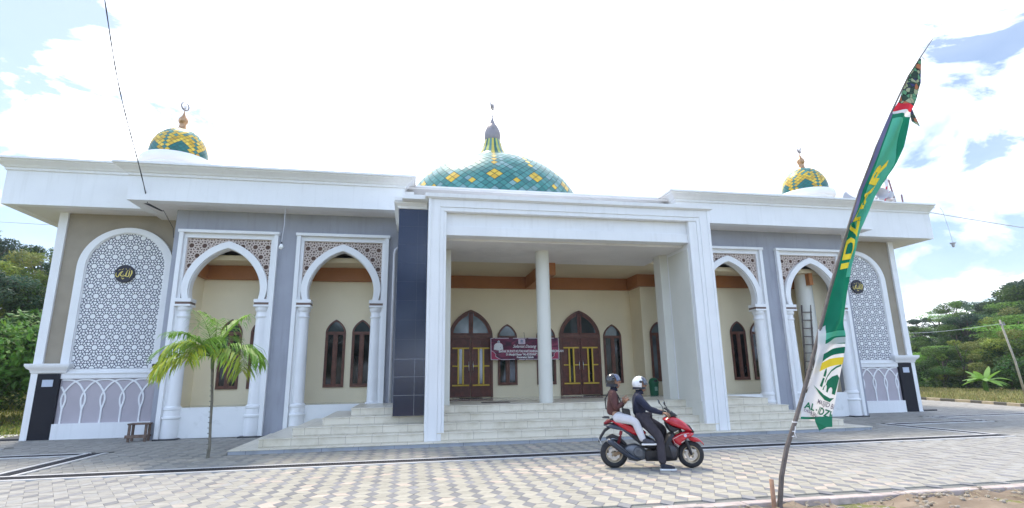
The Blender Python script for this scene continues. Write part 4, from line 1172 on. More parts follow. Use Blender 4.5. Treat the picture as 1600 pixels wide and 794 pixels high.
mb = MB(); mb.lathe([(.03, -1.42), (.11, -1.44), (.10, -1.47), (.05, -1.50), (.06, -1.56), (.03, -1.62), (.001, -1.63)], (.18, 0, 0), 14); ob('lamp_head', mb, HORN, t, smooth=True)
# cables
mb = MB(); P = []
for k in range(25):
    u = k/24; P.append((-7.60+.22*sin(u*2.2)-.0*u, 14.3+(2.25)*u-.2, 13.9*(1-u)+6.62*u - .45*sin(pi*u)))
P = [(-7.72+.12*u+.03*sin(u*9), 12.0+4.45*u, 12.6*(1-u)+6.66*u-.30*sin(pi*u)) for u in [k/24 for k in range(25)]]
mb.tube(P, [.012+.006*(k % 2) for k in range(25)], 6); tag(ob('cable', mb, CABLE, smooth=True), 'dark twisted cable coming down from above to the left eaves', 'cable')
mb = MB(); mb.tube([(-7.5, 17.25, 6.70), (-7.35, 17.25, 6.45), (-7.1, 17.1, 6.1), (-7.06, 17.12, 5.8)], .008, 6); tag(ob('cable', mb, CABLE), 'short loose wire from the eaves gap to the left grey corner', 'cable')
mb = MB(); mb.tube([(20.95+u*28, 17.6+u*2, 7.95+u*.9-1.2*sin(pi*u)*.8) for u in [k/20 for k in range(21)]], .018, 6); tag(ob('cable', mb, PIPEM), 'thin wire running from the right roof corner out to the right', 'cable')
mb = MB(); mb.tube([(-40+u*28.2, 27-u*3, 9.4-u*1.6) for u in [k/10 for k in range(11)]], .012, 6); tag(ob('cable', mb, PIPEM), 'thin wire reaching the left end of the roof', 'cable')
# loudspeakers and flag on the roof
t = thing('loudspeaker_rack', 'mauve steel rack of horn loudspeakers on the right roof end', 'loudspeakers', (20.4, 19.0, 7.6))
mb = MB()
for z in (1.02, 1.16): mb.tube([(-1.5, 0, z+.1), (.85, 0, z-.04)], .035, 6)
mb.tube([(.75, .1, 0), (.68, .1, 1.2), (.52, .1, 2.35)], .04, 8); mb.tube([(.95, 0, 0), (.95, 0, 1.62)], .035, 8); mb.tube([(-1.3, 0, 0), (-1.3, 0, 1.2)], .035, 8)
mb.tube([(-.3, 0, 0), (-.3, 0, 1.2)], .035, 8); mb.tube([(.55, .3, 1.05), (1.05, -.2, 1.0)], .05, 6)
ob('frame', mb, RUST, t)
def horn(p, rot, s=1.0):
    mb = MB(); mb.lathe([(.05, -.28), (.07, -.22), (.05, -.18), (.06, -.05), (.11, .08), (.20, .20), (.27, .27), (.275, .28), (.25, .265), (.18, .18), (.09, .05), (.03, 0)], (0,0,0), 24)
    R_ = Euler(rot).to_matrix(); mb.v = [tuple(R_ @ Vector(v)*s+Vector(p)) for v in mb.v]; ob('horn', mb, HORN, t, smooth='auto')
horn((.28, -.05, 1.38), (radians(60), 0, radians(160)), 1.15); horn((-.25, 0, 1.50), (radians(85), 0, radians(-20))); horn((-1.55, 0, 1.28), (radians(-75), 0, radians(30)), 1.2)
t = thing('red_white_flag', 'small drooping red and white flag on the roof rack', 'flag', (20.85, 19.05, 9.3))
mb = MB(); vs = []; 
for j in range(9):
    for i in range(7):
        u, v = i/6, j/8; vs.append((-.02-.34*u*(.6+.5*v)+.03*sin(v*5), .05*sin(u*9+v*3), .8-.95*v-.28*u))
q = [(j*7+i, j*7+i+1, (j+1)*7+i+1, (j+1)*7+i) for j in range(8) for i in range(6)]
m1, m2 = MB(), MB(); m1.add(vs, [f for k, f in enumerate(q) if k//6 < 3 or (k % 6) < 3 and k//6 < 6]); m2.add(vs, [f for k, f in enumerate(q) if not (k//6 < 3 or (k % 6) < 3 and k//6 < 6)])
ob('white_band', m1, mat('flag_white', (.75,.72,.74), .8), t, smooth=True); ob('red_band', m2, mat('flag_red', (.62,.04,.09), .8), t, smooth=True)

# ------------------------------------------------------------------ tall festival flag on a bent pole
FYp = 6.35
fp = thing('flag_banner', 'tall narrow green and white festival flag on a bent pole leaning right', 'flag', (4.52, FYp, 0))
POLE = [(4.52,-.3),(4.52,0),(4.59,.33),(4.71,.66),(4.87,.96),(5.03,1.28),(5.20,1.64),(5.36,1.99),(5.66,2.65),(5.99,3.32),(6.43,4.17),(6.86,4.90),(7.24,5.49),(7.70,6.17),(8.02,6.55),(8.33,6.91)]
mb = MB(); mb.tube([(p[0]-4.52, .01, p[1]) for p in POLE], [.034,.032,.030,.029,.027,.026,.025,.024,.022,.020,.018,.016,.014,.011,.009,.005], 9)
for k in range(2, 9):
    p = POLE[k]; mb.lathe([(.0, -.02), (.034-.0012*k, 0), (.0, .02)], (p[0]-4.52, .01, p[1]), 9)
ob('pole', mb, BAMBOO, fp, smooth='auto')
mb = MB(); mb.tube([(-.075, .02, -.25), (-.07, .02, .30)], [.028, .026], 8); ob('stake', mb, mat('stake_wood', (.34,.20,.13), .85, .2, 12), fp, smooth=True)
mb = MB()
for z in (.97, .86, .80): 
    x = 4.87-4.52-(.97-z)*.42; mb.lathe([(.030, -.006), (.034, 0), (.030, .006)], (x, .01, z), 10)
mb.tube([(.33, -.02, .92), (.30, -.03, .84), (.32, -.025, .78)], .005, 5); mb.tube([(8.02-4.52, 0, 6.55), (8.07-4.52, 0, 6.50), (8.05-4.52, 0, 6.42)], .006, 5)
ob('tie_string', mb, WHPR, fp)
FL = [(7.96,6.49),(7.70,6.17),(7.49,5.85),(7.39,5.68),(7.26,5.52),(7.22,5.46),(6.85,4.89),(6.64,4.54),(6.41,4.16),(6.32,3.98),(6.16,3.70),(6.06,3.53),(5.95,3.27),(5.80,2.94),(5.65,2.66),(5.50,2.29),(5.42,2.16),(5.37,2.04),(5.28,1.75),(5.01,1.21),(4.92,1.01)]
FRt = [(7.98,6.48),(7.88,6.05),(7.74,5.79),(7.64,5.62),(7.59,5.52),(7.55,5.43),(7.31,4.92),(7.11,4.61),(6.70,4.14),(6.56,3.96),(6.42,3.76),(6.30,3.55),(6.19,3.28),(6.03,2.99),(5.91,2.66),(5.81,2.28),(5.79,2.16),(5.77,2.04),(5.70,1.76),(5.48,1.17),(5.37,.94)]
nR = len(FL)-1
def fpos(u, v, off=0):
    """u 0..1 across, v 0..nR down the rows"""
    v = max(0, min(nR-1e-6, v)); i = int(v); t = v-i
    a = [FL[i][c]+(FL[i+1][c]-FL[i][c])*t for c in (0, 1)]; b = [FRt[i][c]+(FRt[i+1][c]-FRt[i][c])*t for c in (0, 1)]
    x = a[0]+(b[0]-a[0])*u; z = a[1]+(b[1]-a[1])*u
    k = sm(0, 3, v)
    y = k*(.055*sin(u*pi*1.5+v*.55)*sin(pi*min(1, u*1.0+.15)) + .018*sin(u*7+v*1.7)) - .02
    return (x-4.52, y-off, z)
def fstrip(name, v0, v1, m, u0=0, u1=1, off=0, nu=16, nv=None, slope=0, fn=None):
    mb = MB(); nv = nv or max(2, int((v1-v0)*6))
    vs = [fpos(u0+(u1-u0)*i/nu, v0+(v1-v0)*j/nv+slope*(u0+(u1-u0)*i/nu-.5)+(fn(i/nu) if fn else 0), off) for j in range(nv+1) for i in range(nu+1)]
    mb.add(vs, [(j*(nu+1)+i, j*(nu+1)+i+1, (j+1)*(nu+1)+i+1, (j+1)*(nu+1)+i) for j in range(nv) for i in range(nu)])
    return ob(name, mb, m, fp, smooth=True, nonorm=True)
def cloth(name, c, var=.06, c2=None, sc=3):
    m = mat(name, c, .75, var, sc, c2=c2)
    nt = m.node_tree; b = nt.nodes['Principled BSDF']; out = nt.nodes['Material Output']
    tr = N(nt, 'ShaderNodeBsdfTranslucent'); mx = N(nt, 'ShaderNodeMixShader'); mx.inputs[0].default_value = .45
    src = b.inputs['Base Color'].links[0].from_socket
    nt.links.new(src, tr.inputs['Color']); nt.links.new(b.outputs[0], mx.inputs[1]); nt.links.new(tr.outputs[0], mx.inputs[2]); nt.links.new(mx.outputs[0], out.inputs['Surface'])
    return m
def batik():
    m, nt, b = newmat('batik_print')
    tc = N(nt, 'ShaderNodeTexCoord'); vo = N(nt, 'ShaderNodeTexVoronoi'); vo.inputs['Scale'].default_value = 15
    nt.links.new(tc.outputs['Object'], vo.inputs['Vector'])
    sp = N(nt, 'ShaderNodeSeparateColor'); nt.links.new(vo.outputs['Color'], sp.inputs[0])
    r = ramp(nt, sp.outputs[0], [(.0, (.02,.05,.03)), (.3, (.10,.28,.14)), (.5, (.35,.38,.22)), (.68, (.45,.14,.05)), (.85, (.03,.03,.12))]); r.color_ramp.interpolation = 'CONSTANT'
    vo2 = N(nt, 'ShaderNodeTexVoronoi', feature='DISTANCE_TO_EDGE'); vo2.inputs['Scale'].default_value = 15; nt.links.new(tc.outputs['Object'], vo2.inputs['Vector'])
    r2 = ramp(nt, vo2.outputs['Distance'], [(.02, (.02,.03,.03)), (.07, (1,1,1))])
    mx = N(nt, 'ShaderNodeMix', data_type='RGBA', blend_type='MULTIPLY'); mx.inputs[0].default_value = 1
    nt.links.new(r.outputs[0], mx.inputs[6]); nt.links.new(r2.outputs[0], mx.inputs[7]); nt.links.new(mx.outputs[2], b.inputs['Base Color'])
    b.inputs['Roughness'].default_value = .8
    return m
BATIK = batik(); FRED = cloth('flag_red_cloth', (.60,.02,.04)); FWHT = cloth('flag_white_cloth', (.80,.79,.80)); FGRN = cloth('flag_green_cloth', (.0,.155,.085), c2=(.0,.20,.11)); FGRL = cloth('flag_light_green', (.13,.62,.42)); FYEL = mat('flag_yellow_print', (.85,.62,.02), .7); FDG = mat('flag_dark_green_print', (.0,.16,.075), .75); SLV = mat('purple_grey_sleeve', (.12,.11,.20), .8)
FGY = mat('flag_grey_print', (.16,.13,.18), .75)
def fq(u, t, off=0):
    return fpos(u, 18+(t/.73 if t < .73 else 1+(t-.73)/.27), off)
fstrip('batik_top', 0, 3, BATIK); fstrip('red_band', 3, 4.0, FRED); fstrip('white_band', 4.0, 5, FWHT)
fstrip('green_field', 5, 17.3, FGRN, nv=60); fstrip('white_field', 17.3, nR, FWHT, nv=24)
fstrip('pole_sleeve', 4.6, 10.3, SLV, -.07, .05, .012, 4); 
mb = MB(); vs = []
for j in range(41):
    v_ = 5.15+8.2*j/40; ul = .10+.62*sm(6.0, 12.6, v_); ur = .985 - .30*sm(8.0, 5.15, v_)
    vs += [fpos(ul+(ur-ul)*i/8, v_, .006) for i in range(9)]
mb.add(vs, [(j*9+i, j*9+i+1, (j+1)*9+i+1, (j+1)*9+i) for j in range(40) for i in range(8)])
ob('lit_fold', mb, FGRL, fp, smooth=True, nonorm=True)  # paler green paints daylight shining through the folded cloth
# torn white edge of the sleeve
fstrip('white_edge', 15.0, 17.6, FWHT, -.05, .16, .010, 5, 10, slope=-2)
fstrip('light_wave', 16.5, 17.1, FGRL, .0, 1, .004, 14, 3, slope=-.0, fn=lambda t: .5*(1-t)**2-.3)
fstrip('white_wave', 17.15, 17.45, FWHT, .0, 1, .005, 14, 2, fn=lambda t: .55*(1-t)**2-.2)
fstrip('green_wave', 17.5, 17.80, FGRN, .0, 1, .005, 14, 2, fn=lambda t: .45*(1-t)**2-.05)
fstrip('yellow_wave', 17.93, 18.13, FYEL, .0, 1, .005, 14, 2, fn=lambda t: .22*(1-t)**2-.0)
fstrip('green_hem', 19.86, 20.0, FDG, .0, 1, .006, 14, 2, fn=lambda t: -.22*t if t > .5 else -.22*t+.0)
mb = MB()   # ragged green tail
P0 = [fpos(.5, 19.9, .006), fpos(.98, 19.7, .006)]
mb.add([fpos(.45, 19.80, .007), fpos(.99, 19.62, .007), (5.36-4.52, -.05, .90), (5.27-4.52, -.06, .90), (5.16-4.52, -.05, .86), (5.12-4.52, -.05, .97)], [(0,1,2,3,4,5)])
ob('ragged_tail', mb, FDG, fp)
mb = MB()
mb.add([(7.62-4.52, .02, 5.72), (7.70-4.52, .03, 5.50), (7.74-4.52, .02, 5.30), (7.60-4.52, .02, 5.38), (7.58-4.52, .01, 5.5)], [(0,1,2,3,4)]); ob('batik_tail', mb, BATIK, fp)
def ftext(body, u0, v0, du, dv, m, name, rot=False, shear=0, off=0, size=1.0, ml=.12, dep=.009, dpu=0, dpv=0):
    v, f = text_mesh(body, size, shear, off); v, f = subdiv(v, f, ml)
    mb = MB(); vs = []
    for a, b, _ in v:
        if rot: vs.append(fpos(u0+b*du, v0-a*dv, dep))
        else: vs.append(fpos(u0+a*du+b*dpu, v0-b*dv+a*dpv, dep))
    mb.add(vs, f); return ob(name, mb, m, fp, nonorm=True)
ftext('AL-IDZHAR', .92, 15.1-3.2+.9, -.95, 1.36, FYEL, 'yellow_letters', rot=True, off=.03) if False else None
# yellow lettering climbing the flag, letter tops to the left
v, f = text_mesh('IDZHAR', 1.0, 0, .03); v, f = subdiv(v, f, .12)
xm = max(p[0] for p in v); mb = MB()
mb.add([fpos(min(1, .70-(p[1])*.62-.10*(p[0]/xm)+.02), 13.0-(p[0]/xm)*6.3, .012) for p in v], f); ob('yellow_letters', mb, FYEL, fp, nonorm=True)
ftext('MASJID BESAR', .36, 19.03, .145, .20, FGY, 'small_lettering', size=.62, dep=.01, off=.012, dpv=.025)
def clipu(o, lim=1.0):
    me = o.data; bm = bmesh.new(); bm.from_mesh(me); bm.free()
# (lettering that runs past the edge is cut where the cloth ends)
def ftext_cut(body, u0, v0, w, h, m, name, off=.012, dpv=0.0):
    v, f = text_mesh(body, 1.0, 0, off); v, f = subdiv(v, f, .10)
    U = [(u0+a*w, v0-b*h+a*dpv) for a, b, _ in v]   # v is 0..1 from the stripes to the hem
    keep = [q for q in f if all(-.02 <= U[i][0] <= .985 for i in q)]
    mb = MB(); mb.add([fq(max(0, min(1, a)), b, .010) for a, b in U], keep); return ob(name, mb, m, fp, nonorm=True)
for o in list(fp.children):
    if o.name.startswith('small_lettering'): D.objects.remove(o)
ftext_cut('MASJID BESAR', .36, .725, .150, .10, FGY, 'small_lettering', .012, .018)
ftext_cut('AL - IDZHAR', .03, .815, .235, .145, FDG, 'green_lettering', .028, .030)
ftext_cut('DESA SEBULU ILIR KECAMATAN SEBULU', .03, .868, .100, .060, FGY, 'small_lettering', .012, .014)
ftext_cut('KAB. KUTAI KARTANEGARA', .22, .925, .095, .072, FGY, 'small_lettering', .012, .014)
# green emblem: minaret, dome with doors and an under-swoosh
def fpoly(mb, P, dep=.010):
    # P in (u,v); fan triangulated after subdivision
    v = [(a, b, 0) for a, b in P]; v, f = subdiv(v, [list(range(len(v)))], .25)
    mb.add([fq(a, (b-18)/1.62, dep) for a, b, _ in v], f)
mb = MB()
fpoly(mb, [(.30,18.72),(.40,18.76),(.43,18.52),(.35,18.50)]); fpoly(mb, [(.345,18.46),(.445,18.48),(.455,18.36),(.43,18.28),(.40,18.24),(.37,18.28),(.35,18.36)])
fpoly(mb, [(.44,18.82),(.49,18.83),(.50,18.74),(.53,18.70),(.57,18.70),(.60,18.75),(.61,18.87),(.67,18.89),(.68,18.80),(.72,18.75),(.77,18.76),(.80,18.82),(.81,18.92),(.93,18.94),(.97,18.5),(.85,18.42),(.70,18.47),(.56,18.58),(.54,18.70),(.47,18.72)])
fpoly(mb, [(.10,18.70),(.30,18.83),(.55,18.95),(.78,19.03),(.92,19.02),(.80,19.13),(.62,19.08),(.35,18.93)])
ob('green_emblem', mb, FDG, fp, nonorm=True)
mb = MB(); A = [(.47,18.60),(.52,18.44),(.62,18.30),(.76,18.20),(.92,18.15)]
mb.add([fq(a, (b-18)/1.62, .010) for a, b in A]+[fq(a+.02, (b+.045-18)/1.62, .010) for a, b in A], [(i, i+1, i+6, i+5) for i in range(4)]); ob('emblem_arc', mb, FDG, fp, nonorm=True)

# ------------------------------------------------------------------ vegetation
def leafcloud(mb, blobs, n, size, cols, r, droop=.0, broad=False):
    tot = sum(b[1][0]*b[1][1]*b[1][2] for b in blobs)
    for (c, rad, k) in blobs:
        m = int(n*rad[0]*rad[1]*rad[2]/tot)
        shade = .50+.95*r.random(); cb = cols[k % len(cols)]
        for q in range(m):
            # mostly near the surface of the clump, ragged
            while True:
                d = Vector((r.uniform(-1,1), r.uniform(-1,1), r.uniform(-1,1)))
                if .05 < d.length <= 1: break
            d.normalize(); f = r.uniform(.45, 1.0)**.5 * r.uniform(.86, 1.12)
            p = Vector((c[0]+d.x*rad[0]*f, c[1]+d.y*rad[1]*f, c[2]+d.z*rad[2]*f))
            a = Vector((r.gauss(0,1), r.gauss(0,1), r.gauss(0,.6)-droop)).normalized()
            b = a.cross(d if abs(a.dot(d)) < .95 else Vector((0,0,1))).normalized()
            s = size*r.uniform(.55, 1.35); w = s*(.55 if broad else .38)
            v = r.uniform(.72, 1.25)*shade; col = (cb[0]*v*r.uniform(.9,1.15), cb[1]*v, cb[2]*v*r.uniform(.8,1.1))
            n_ = a.cross(b)*s*.12
            mb.add([p-a*s*.5, p-b*w*.5+n_, p+a*s*.5, p+b*w*.5+n_], [(0,1,2),(0,2,3)], 0, col)
CG = [(.085,.185,.04), (.13,.235,.05), (.070,.16,.045)]
CY_ = [(.22,.28,.055), (.17,.26,.05), (.25,.28,.08)]
CD = [(.045,.105,.060), (.060,.120,.075), (.055,.095,.075)]
CL = [(.15,.32,.05), (.20,.38,.07), (.12,.27,.05)]
def tree_proto(seed, H, spread, nl, ls, cols, style='round'):
    r = random.Random(seed); blobs = []; tb = MB()
    th = H*(.40 if style != 'layer' else .30)
    lean = (r.uniform(-.4,.4), r.uniform(-.4,.4))
    tb.tube([(0,0,-.6), (0,0,.3), (lean[0]*.5, lean[1]*.5, th*.6), (lean[0], lean[1], th), (lean[0]*1.3, lean[1]*1.3, H*.8)], [.035*H+.05, .027*H+.03, .022*H, .017*H, .005*H], 8)
    nb = 17 if style == 'round' else 20
    for k in range(nb):
        if style == 'round':
            a = r.uniform(0, 2*pi); h = r.uniform(.36, .95); rr_ = spread*(1-abs(h-.6)*1.3)*r.uniform(.25, .85)
            s = spread*r.uniform(.20, .38)
            rad = (s, s*r.uniform(.8,1.1), s*r.uniform(.5,.72))
        else:
            a = r.uniform(0, 2*pi); h = .35+.6*(k//3)/6+r.uniform(-.03,.03); rr_ = spread*r.uniform(.3, .9)*(1.15-h*.6)
            s = spread*r.uniform(.35, .55); rad = (s, s*.8, s*.17)
        c = (lean[0]+cos(a)*rr_, lean[1]+sin(a)*rr_, H*h)
        blobs.append((c, rad, r.randrange(len(cols))))
        st_ = Vector((lean[0], lean[1], max(th*.7, H*h*.62)))
        tb.tube([st_, st_.lerp(Vector(c), .55)+Vector((0,0,.05*H)), c], [.010*H, .006*H, .002*H], 5)
    mb = MB(); leafcloud(mb, blobs, nl, ls, cols, r, .1)
    t = D.objects.new('tree', None); COL.objects.link(t); t.empty_display_size = .3
    ob('trunk', tb, BARK, t, smooth=True); ob('crown', mb, LEAF, t, nonorm=True)
    return t
PR = [tree_proto(1, 9.5, 3.8, 6600, .30, CG), tree_proto(2, 11, 4.2, 7000, .31, CD), tree_proto(3, 8.5, 3.6, 6600, .28, CY_),
      tree_proto(4, 12, 4.6, 7400, .33, CG[1:]+CD[:1]), tree_proto(5, 9.0, 5.4, 7800, .26, CL, 'layer')]
used = [False]*len(PR)
def plant_tree(x, y, k, sc=1.0, rz=0, label='', group='trees on the hillside', cat='tree', dz=0, sz=1.0):
    if not used[k]: o = PR[k]; used[k] = True
    else: o = copy_tree(PR[k])
    o.location = (x, y, hill(x, y)-.1+dz); o.rotation_euler = (0, 0, rz); o.scale = (sc, sc, sc*sz)
    tag(o, label, cat, group); return o
r = random.Random(21)
KN = ['rounded mid green tree', 'dark dense tree', 'pale yellow green tree', 'tall mixed green tree', 'tree with flat layered branches']
ORD = ['first', 'second', 'third', 'fourth', 'fifth', 'sixth', 'seventh', 'eighth', 'ninth', 'tenth', 'eleventh', 'twelfth', 'thirteenth', 'fourteenth', 'fifteenth']
PH = [9.5, 11, 8.5, 12, 9.0]
rown = ['front row of the right hill', 'second row of the right hill', 'third row of the right hill', 'fourth row of the right hill', 'upper row of the right hill', 'crest of the right hill']
for row, (d, n, f) in enumerate(((55, 7, .66), (62, 8, .78), (71, 9, .90), (82, 9, .98), (94, 9, 1.04), (108, 10, 1.08))):
    for i in range(n):
        azd = 46.2 + 14.5*(i+r.uniform(-.3,.3))/n; az = radians(azd)
        x, y = d*sin(az), d*cos(az); k = r.choice([0,1,2,3,1,4] if row > 1 else [4,2,4,0,1,4])
        top = 1.6+d*(.066+.0068*min(azd-47.5, 11))*f*r.uniform(.82, 1.18)
        sc = max(.30, (top-hill(x, y))/PH[k]*1.02)
        plant_tree(x, y, k, min(1.3, sc*1.10), r.uniform(0, 6), '%s, %s, %s from left' % (KN[k], rown[row], ORD[i]), 'trees on the right hillside', dz=-.9 if row < 2 else -.3, sz=.86)
rl = ['nearest row left of the mosque', 'second row left of the mosque', 'third row left of the mosque', 'farthest row left of the mosque']
for row, (d, n, f) in enumerate(((38, 6, .74), (47, 7, .88), (58, 8, .97), (72, 8, 1.0))):
    for i in range(n):
        azd = -46 + 24*(i+r.uniform(-.3,.3))/n; az = radians(azd); x, y = d*sin(az), d*cos(az); k = r.choice([0,3,2,0,2,1])
        top = 1.6+d*.212*f*r.uniform(.88, 1.05); sc = max(.3, (top-hill(x, y))/PH[k])
        plant_tree(x, y, k, min(1.7, sc*1.1), r.uniform(0, 6), '%s, %s, %s from left' % (KN[k], rl[row], ORD[i]), 'trees left of the mosque', sz=.92)
# trees behind the viewer, seen mirrored in the polished granite
for (x, y, k, s) in ((-3, -16, 1, .95), (2.5, -19, 3, .9), (-9, -22, 0, 1.0), (9, -24, 1, 1.0), (-16, -20, 3, .9), (18, -22, 0, .95)):
    plant_tree(x, y, k, s, 1.3*x, '%s across the yard from the mosque' % KN[k], 'trees across the yard')
for k, u in enumerate(used):
    if not u: plant_tree(60+k*4, 95, k, 1, 0, KN[k]+' behind the crest')
def bush(x, y, R_, Hh, n, ls, cols, label, seed, broad=True, group='bushes'):
    r = random.Random(seed); z = hill(x, y); t = thing('bush', label, 'bush', (x, y, z), 0, group)
    bl = []; st_ = MB()
    for k in range(9):
        a = r.uniform(0, 2*pi); q = r.uniform(.1, .7)*R_; h = r.uniform(.25, .8)*Hh; s = R_*r.uniform(.35,.55)
        bl.append(((cos(a)*q, sin(a)*q, h), (s, s, min(s, Hh*.3)), r.randrange(9)))
        st_.tube([(cos(a)*q*.2, sin(a)*q*.2, -.1), (cos(a)*q, sin(a)*q, h)], [.05, .02], 5)
    m = MB(); leafcloud(m, bl, n, ls, cols, r, .3, broad)
    ob('stems', st_, BARK, t); ob('leaves', m, LEAF, t, nonorm=True); return t
bush(-18.3, 26.5, 3.2, 5.0, 6500, .30, [(.17,.33,.05), (.12,.28,.05), (.22,.34,.08), (.15,.26,.09)], 'big broad leaved light green bush at the left edge of the picture', 1)
bush(-15.2, 27.5, 2.3, 4.2, 4200, .28, [(.14,.31,.05), (.11,.25,.05), (.09,.21,.06)], 'broad leaved green bush nearest the left corner of the mosque', 2)
bush(-22.5, 29, 3.0, 4.2, 4000, .30, [(.15,.27,.05), (.26,.27,.05), (.45,.30,.05)], 'green bush with yellow and orange leaves left of the mosque', 3)
bush(-16.6, 23.5, 1.6, 2.0, 3200, .2, [(.16,.33,.05), (.20,.36,.06)], 'low bright green bush on the grass left of the mosque', 4)
bush(-19.8, 24.2, 2.0, 2.3, 3200, .2, [(.13,.28,.05), (.11,.24,.05)], 'low rounded bush at the left edge of the grass', 5)
bush(33.2, 33.6, 1.6, 1.9, 2200, .22, [(.05,.13,.04), (.06,.15,.06)], 'low dark green shrub right of the mosque corner', 6)
bush(36.3, 34.5, 1.8, 2.2, 2200, .2, [(.05,.12,.03), (.04,.10,.03)], 'low shrub just left of the banana plant', 7)
bush(42.5, 30.5, 2.2, 2.6, 2400, .22, [(.035,.09,.03), (.05,.12,.03)], 'shrub between the banana plant and the leaning pole', 8)
bush(45.5, 27.0, 2.4, 2.8, 2400, .22, [(.05,.11,.03), (.07,.14,.03)], 'shrub at the right edge behind the leaning pole', 9)
bush(30.0, 36.5, 2.2, 3.4, 2600, .24, [(.04,.10,.03), (.05,.12,.03)], 'tall dark shrub at the right corner of the mosque', 10)
# banana plant
t = thing('banana_plant', 'banana plant with broad pale green leaves on the right grass strip', 'plant', (39.0, 31.2, hill(39, 31.2)))
BAN = translucent(mat('banana_leaf', (.20,.38,.07), .5, .2, 2), .4); mb = MB(); mb.lathe([(.16, -.1), (.14, .4), (.10, .9)], (0,0,0), 12); ob('trunk', mb, BAN, t, smooth=True)
r = random.Random(9)
for k in range(16):
    a = 2*pi*k/16+r.uniform(-.2,.2); e = radians(r.choice([28, 50, 68, 15, 40])); Lb = r.uniform(1.2, 1.75); m = MB(); vs = []
    for q in range(13):
        s = q/12; rr_ = Lb*s*cos(e)+.1; z = .7+Lb*s*sin(e) - .55*Lb*s*s*cos(e); w = .21*sin(pi*min(1, .08+s*.92))**.6
        pv = Vector((-sin(a), cos(a), 0)); c = Vector((cos(a)*rr_, sin(a)*rr_, z))
        vs += [c-pv*w-Vector((0,0,w*.3)), c, c+pv*w-Vector((0,0,w*.3))]
    m.add(vs, [(q*3+i, q*3+i+1, q*3+i+4, q*3+i+3) for q in range(12) for i in (0, 1)]); ob('leaf', m, BAN, t, smooth=True)
# yellow marker, utility pole with wire
mb = MB(); mb.lathe([(.28, 0), (.30, .1), (.30, .75), (.2, .85), (.001, .86)], (0,0,0), 18); o = ob('barrel', mb, mat('yellow_plastic', (.62,.55,.05), .5), smooth='auto'); o.location = (30.6, 30.4, hill(30.6, 30.4)); tag(o, 'yellow barrel on the grass by the right corner of the mosque', 'barrel')
t = thing('utility_pole', 'leaning grey utility pole at the right edge', 'pole', (37.4, 27.6, hill(37.4, 27.6)))
mb = MB(); mb.tube([(0,0,-.5), (-.25,0,2), (-.75, 0, 4.6)], [.07, .062, .055], 10); ob('shaft', mb, mat('pole_concrete', (.42,.38,.32), .9, .15, 4), t, smooth=True)
mb = MB(); mb.box(-.80, -.45, -.05, .05, 4.25, 4.35); mb.lathe([(.04, 0), (.04, .12)], (-.5, 0, 4.35), 8); ob('bracket', mb, GREYMET, t)
mb = MB(); mb.tube([(36.7-u*14, 27.6+u*1.0, 4.35+hill(37.4, 27.6)-.55*sin(pi*u)) for u in [k/14 for k in range(15)]], .009, 5); tag(ob('cable', mb, PIPEM), 'sagging wire from the utility pole towards the mosque', 'cable')

# young palm in front of the left arcade ------------------------------
pm_ = thing('palm_tree', 'slender young palm with drooping fronds before the left arch', 'palm', (-4.13, 12.9, 0))
TR = mat('palm_trunk_bark', (.17,.155,.12), .85, .35, 9, bump=.6)
mb = MB(); P = [(0,0,-.05), (.02,0,.25), (-.01,0,.7), (-.03,0,1.2), (-.07,0,1.65), (-.09,0,1.9)]
mb.tube(P, [.040, .030, .027, .027, .030, .032], 10)
for k in range(15):
    z = .18+k*.11; x = -.0-.045*z; mb.lathe([(.026, -.007), (.034, 0), (.026, .007)], (x, 0, z), 10)
ob('trunk', mb, TR, pm_, smooth='auto')
mb = MB(); mb.tube([(-.09,0,1.85), (-.10,0,2.05), (-.10,0,2.28)], [.034, .040, .022], 10); ob('crownshaft', mb, mat('palm_shaft_green', (.13,.20,.06), .6, .2, 8), pm_, smooth=True)
r = random.Random(14)
def frond(az, el, L, bend, seed, cols, w=.30):
    r = random.Random(seed); mb = MB(); pts = []; p = Vector((-.10, 0, 2.12)); e = el; a = az; n = 22
    for k in range(n+1):
        pts.append(p.copy()); d = Vector((cos(e)*cos(a), cos(e)*sin(a), sin(e))); p = p+d*(L/n); e -= bend/n*(.5+1.3*k/n)
    for i in range(n):
        c = cols[r.randrange(len(cols))]
    mb.tube(pts, [.012*(1-k/(n+1))+.002 for k in range(n+1)], 5); mb.c = [(.20,.26,.06)]*len(mb.f)
    for k in range(3, n+1):
        t = k/n; d = (pts[min(k+1, n)]-pts[k-1]).normalized(); side = d.cross(Vector((0,0,1))); 
        if side.length < .1: side = Vector((-sin(a), cos(a), 0))
        side.normalize()
        for s in (-1, 1):
            for rep in range(2):
                if r.random() < .08: continue
                l = w*1.12*(.55+.65*sin(pi*min(1, t*.95+.04)))*r.uniform(.85, 1.15); base = pts[k-1].lerp(pts[k], rep/2)
                dirv = (side*s*r.uniform(.75, 1.0)+d*r.uniform(.5, .75)+Vector((0,0,r.uniform(-.05,.25)))).normalized()
                q1 = base+dirv*l*.45; q2 = base+dirv*l*.8+Vector((0,0,-l*.22)); q3 = base+dirv*l*.98+Vector((0,0,-l*.5*r.uniform(.7,1.2)))
                ww = .019; up_ = dirv.cross(side).normalized() if dirv.cross(side).length > .01 else Vector((0,0,1))
                sd_ = dirv.cross(Vector((0,0,1))); sd_ = sd_.normalized() if sd_.length > .01 else side
                c = cols[r.randrange(len(cols))]; f = r.uniform(.75, 1.25); c = tuple(x*f for x in c)
                mb.add([base-sd_*ww*.3, base+sd_*ww*.3, q1+sd_*ww*.75, q1-sd_*ww*.75, q2+sd_*ww*.6, q2-sd_*ww*.6, q3], [(0,1,2,3), (3,2,4,5), (5,4,6)], 0, c)
    return ob('frond', mb, PALMM, pm_, nonorm=True)
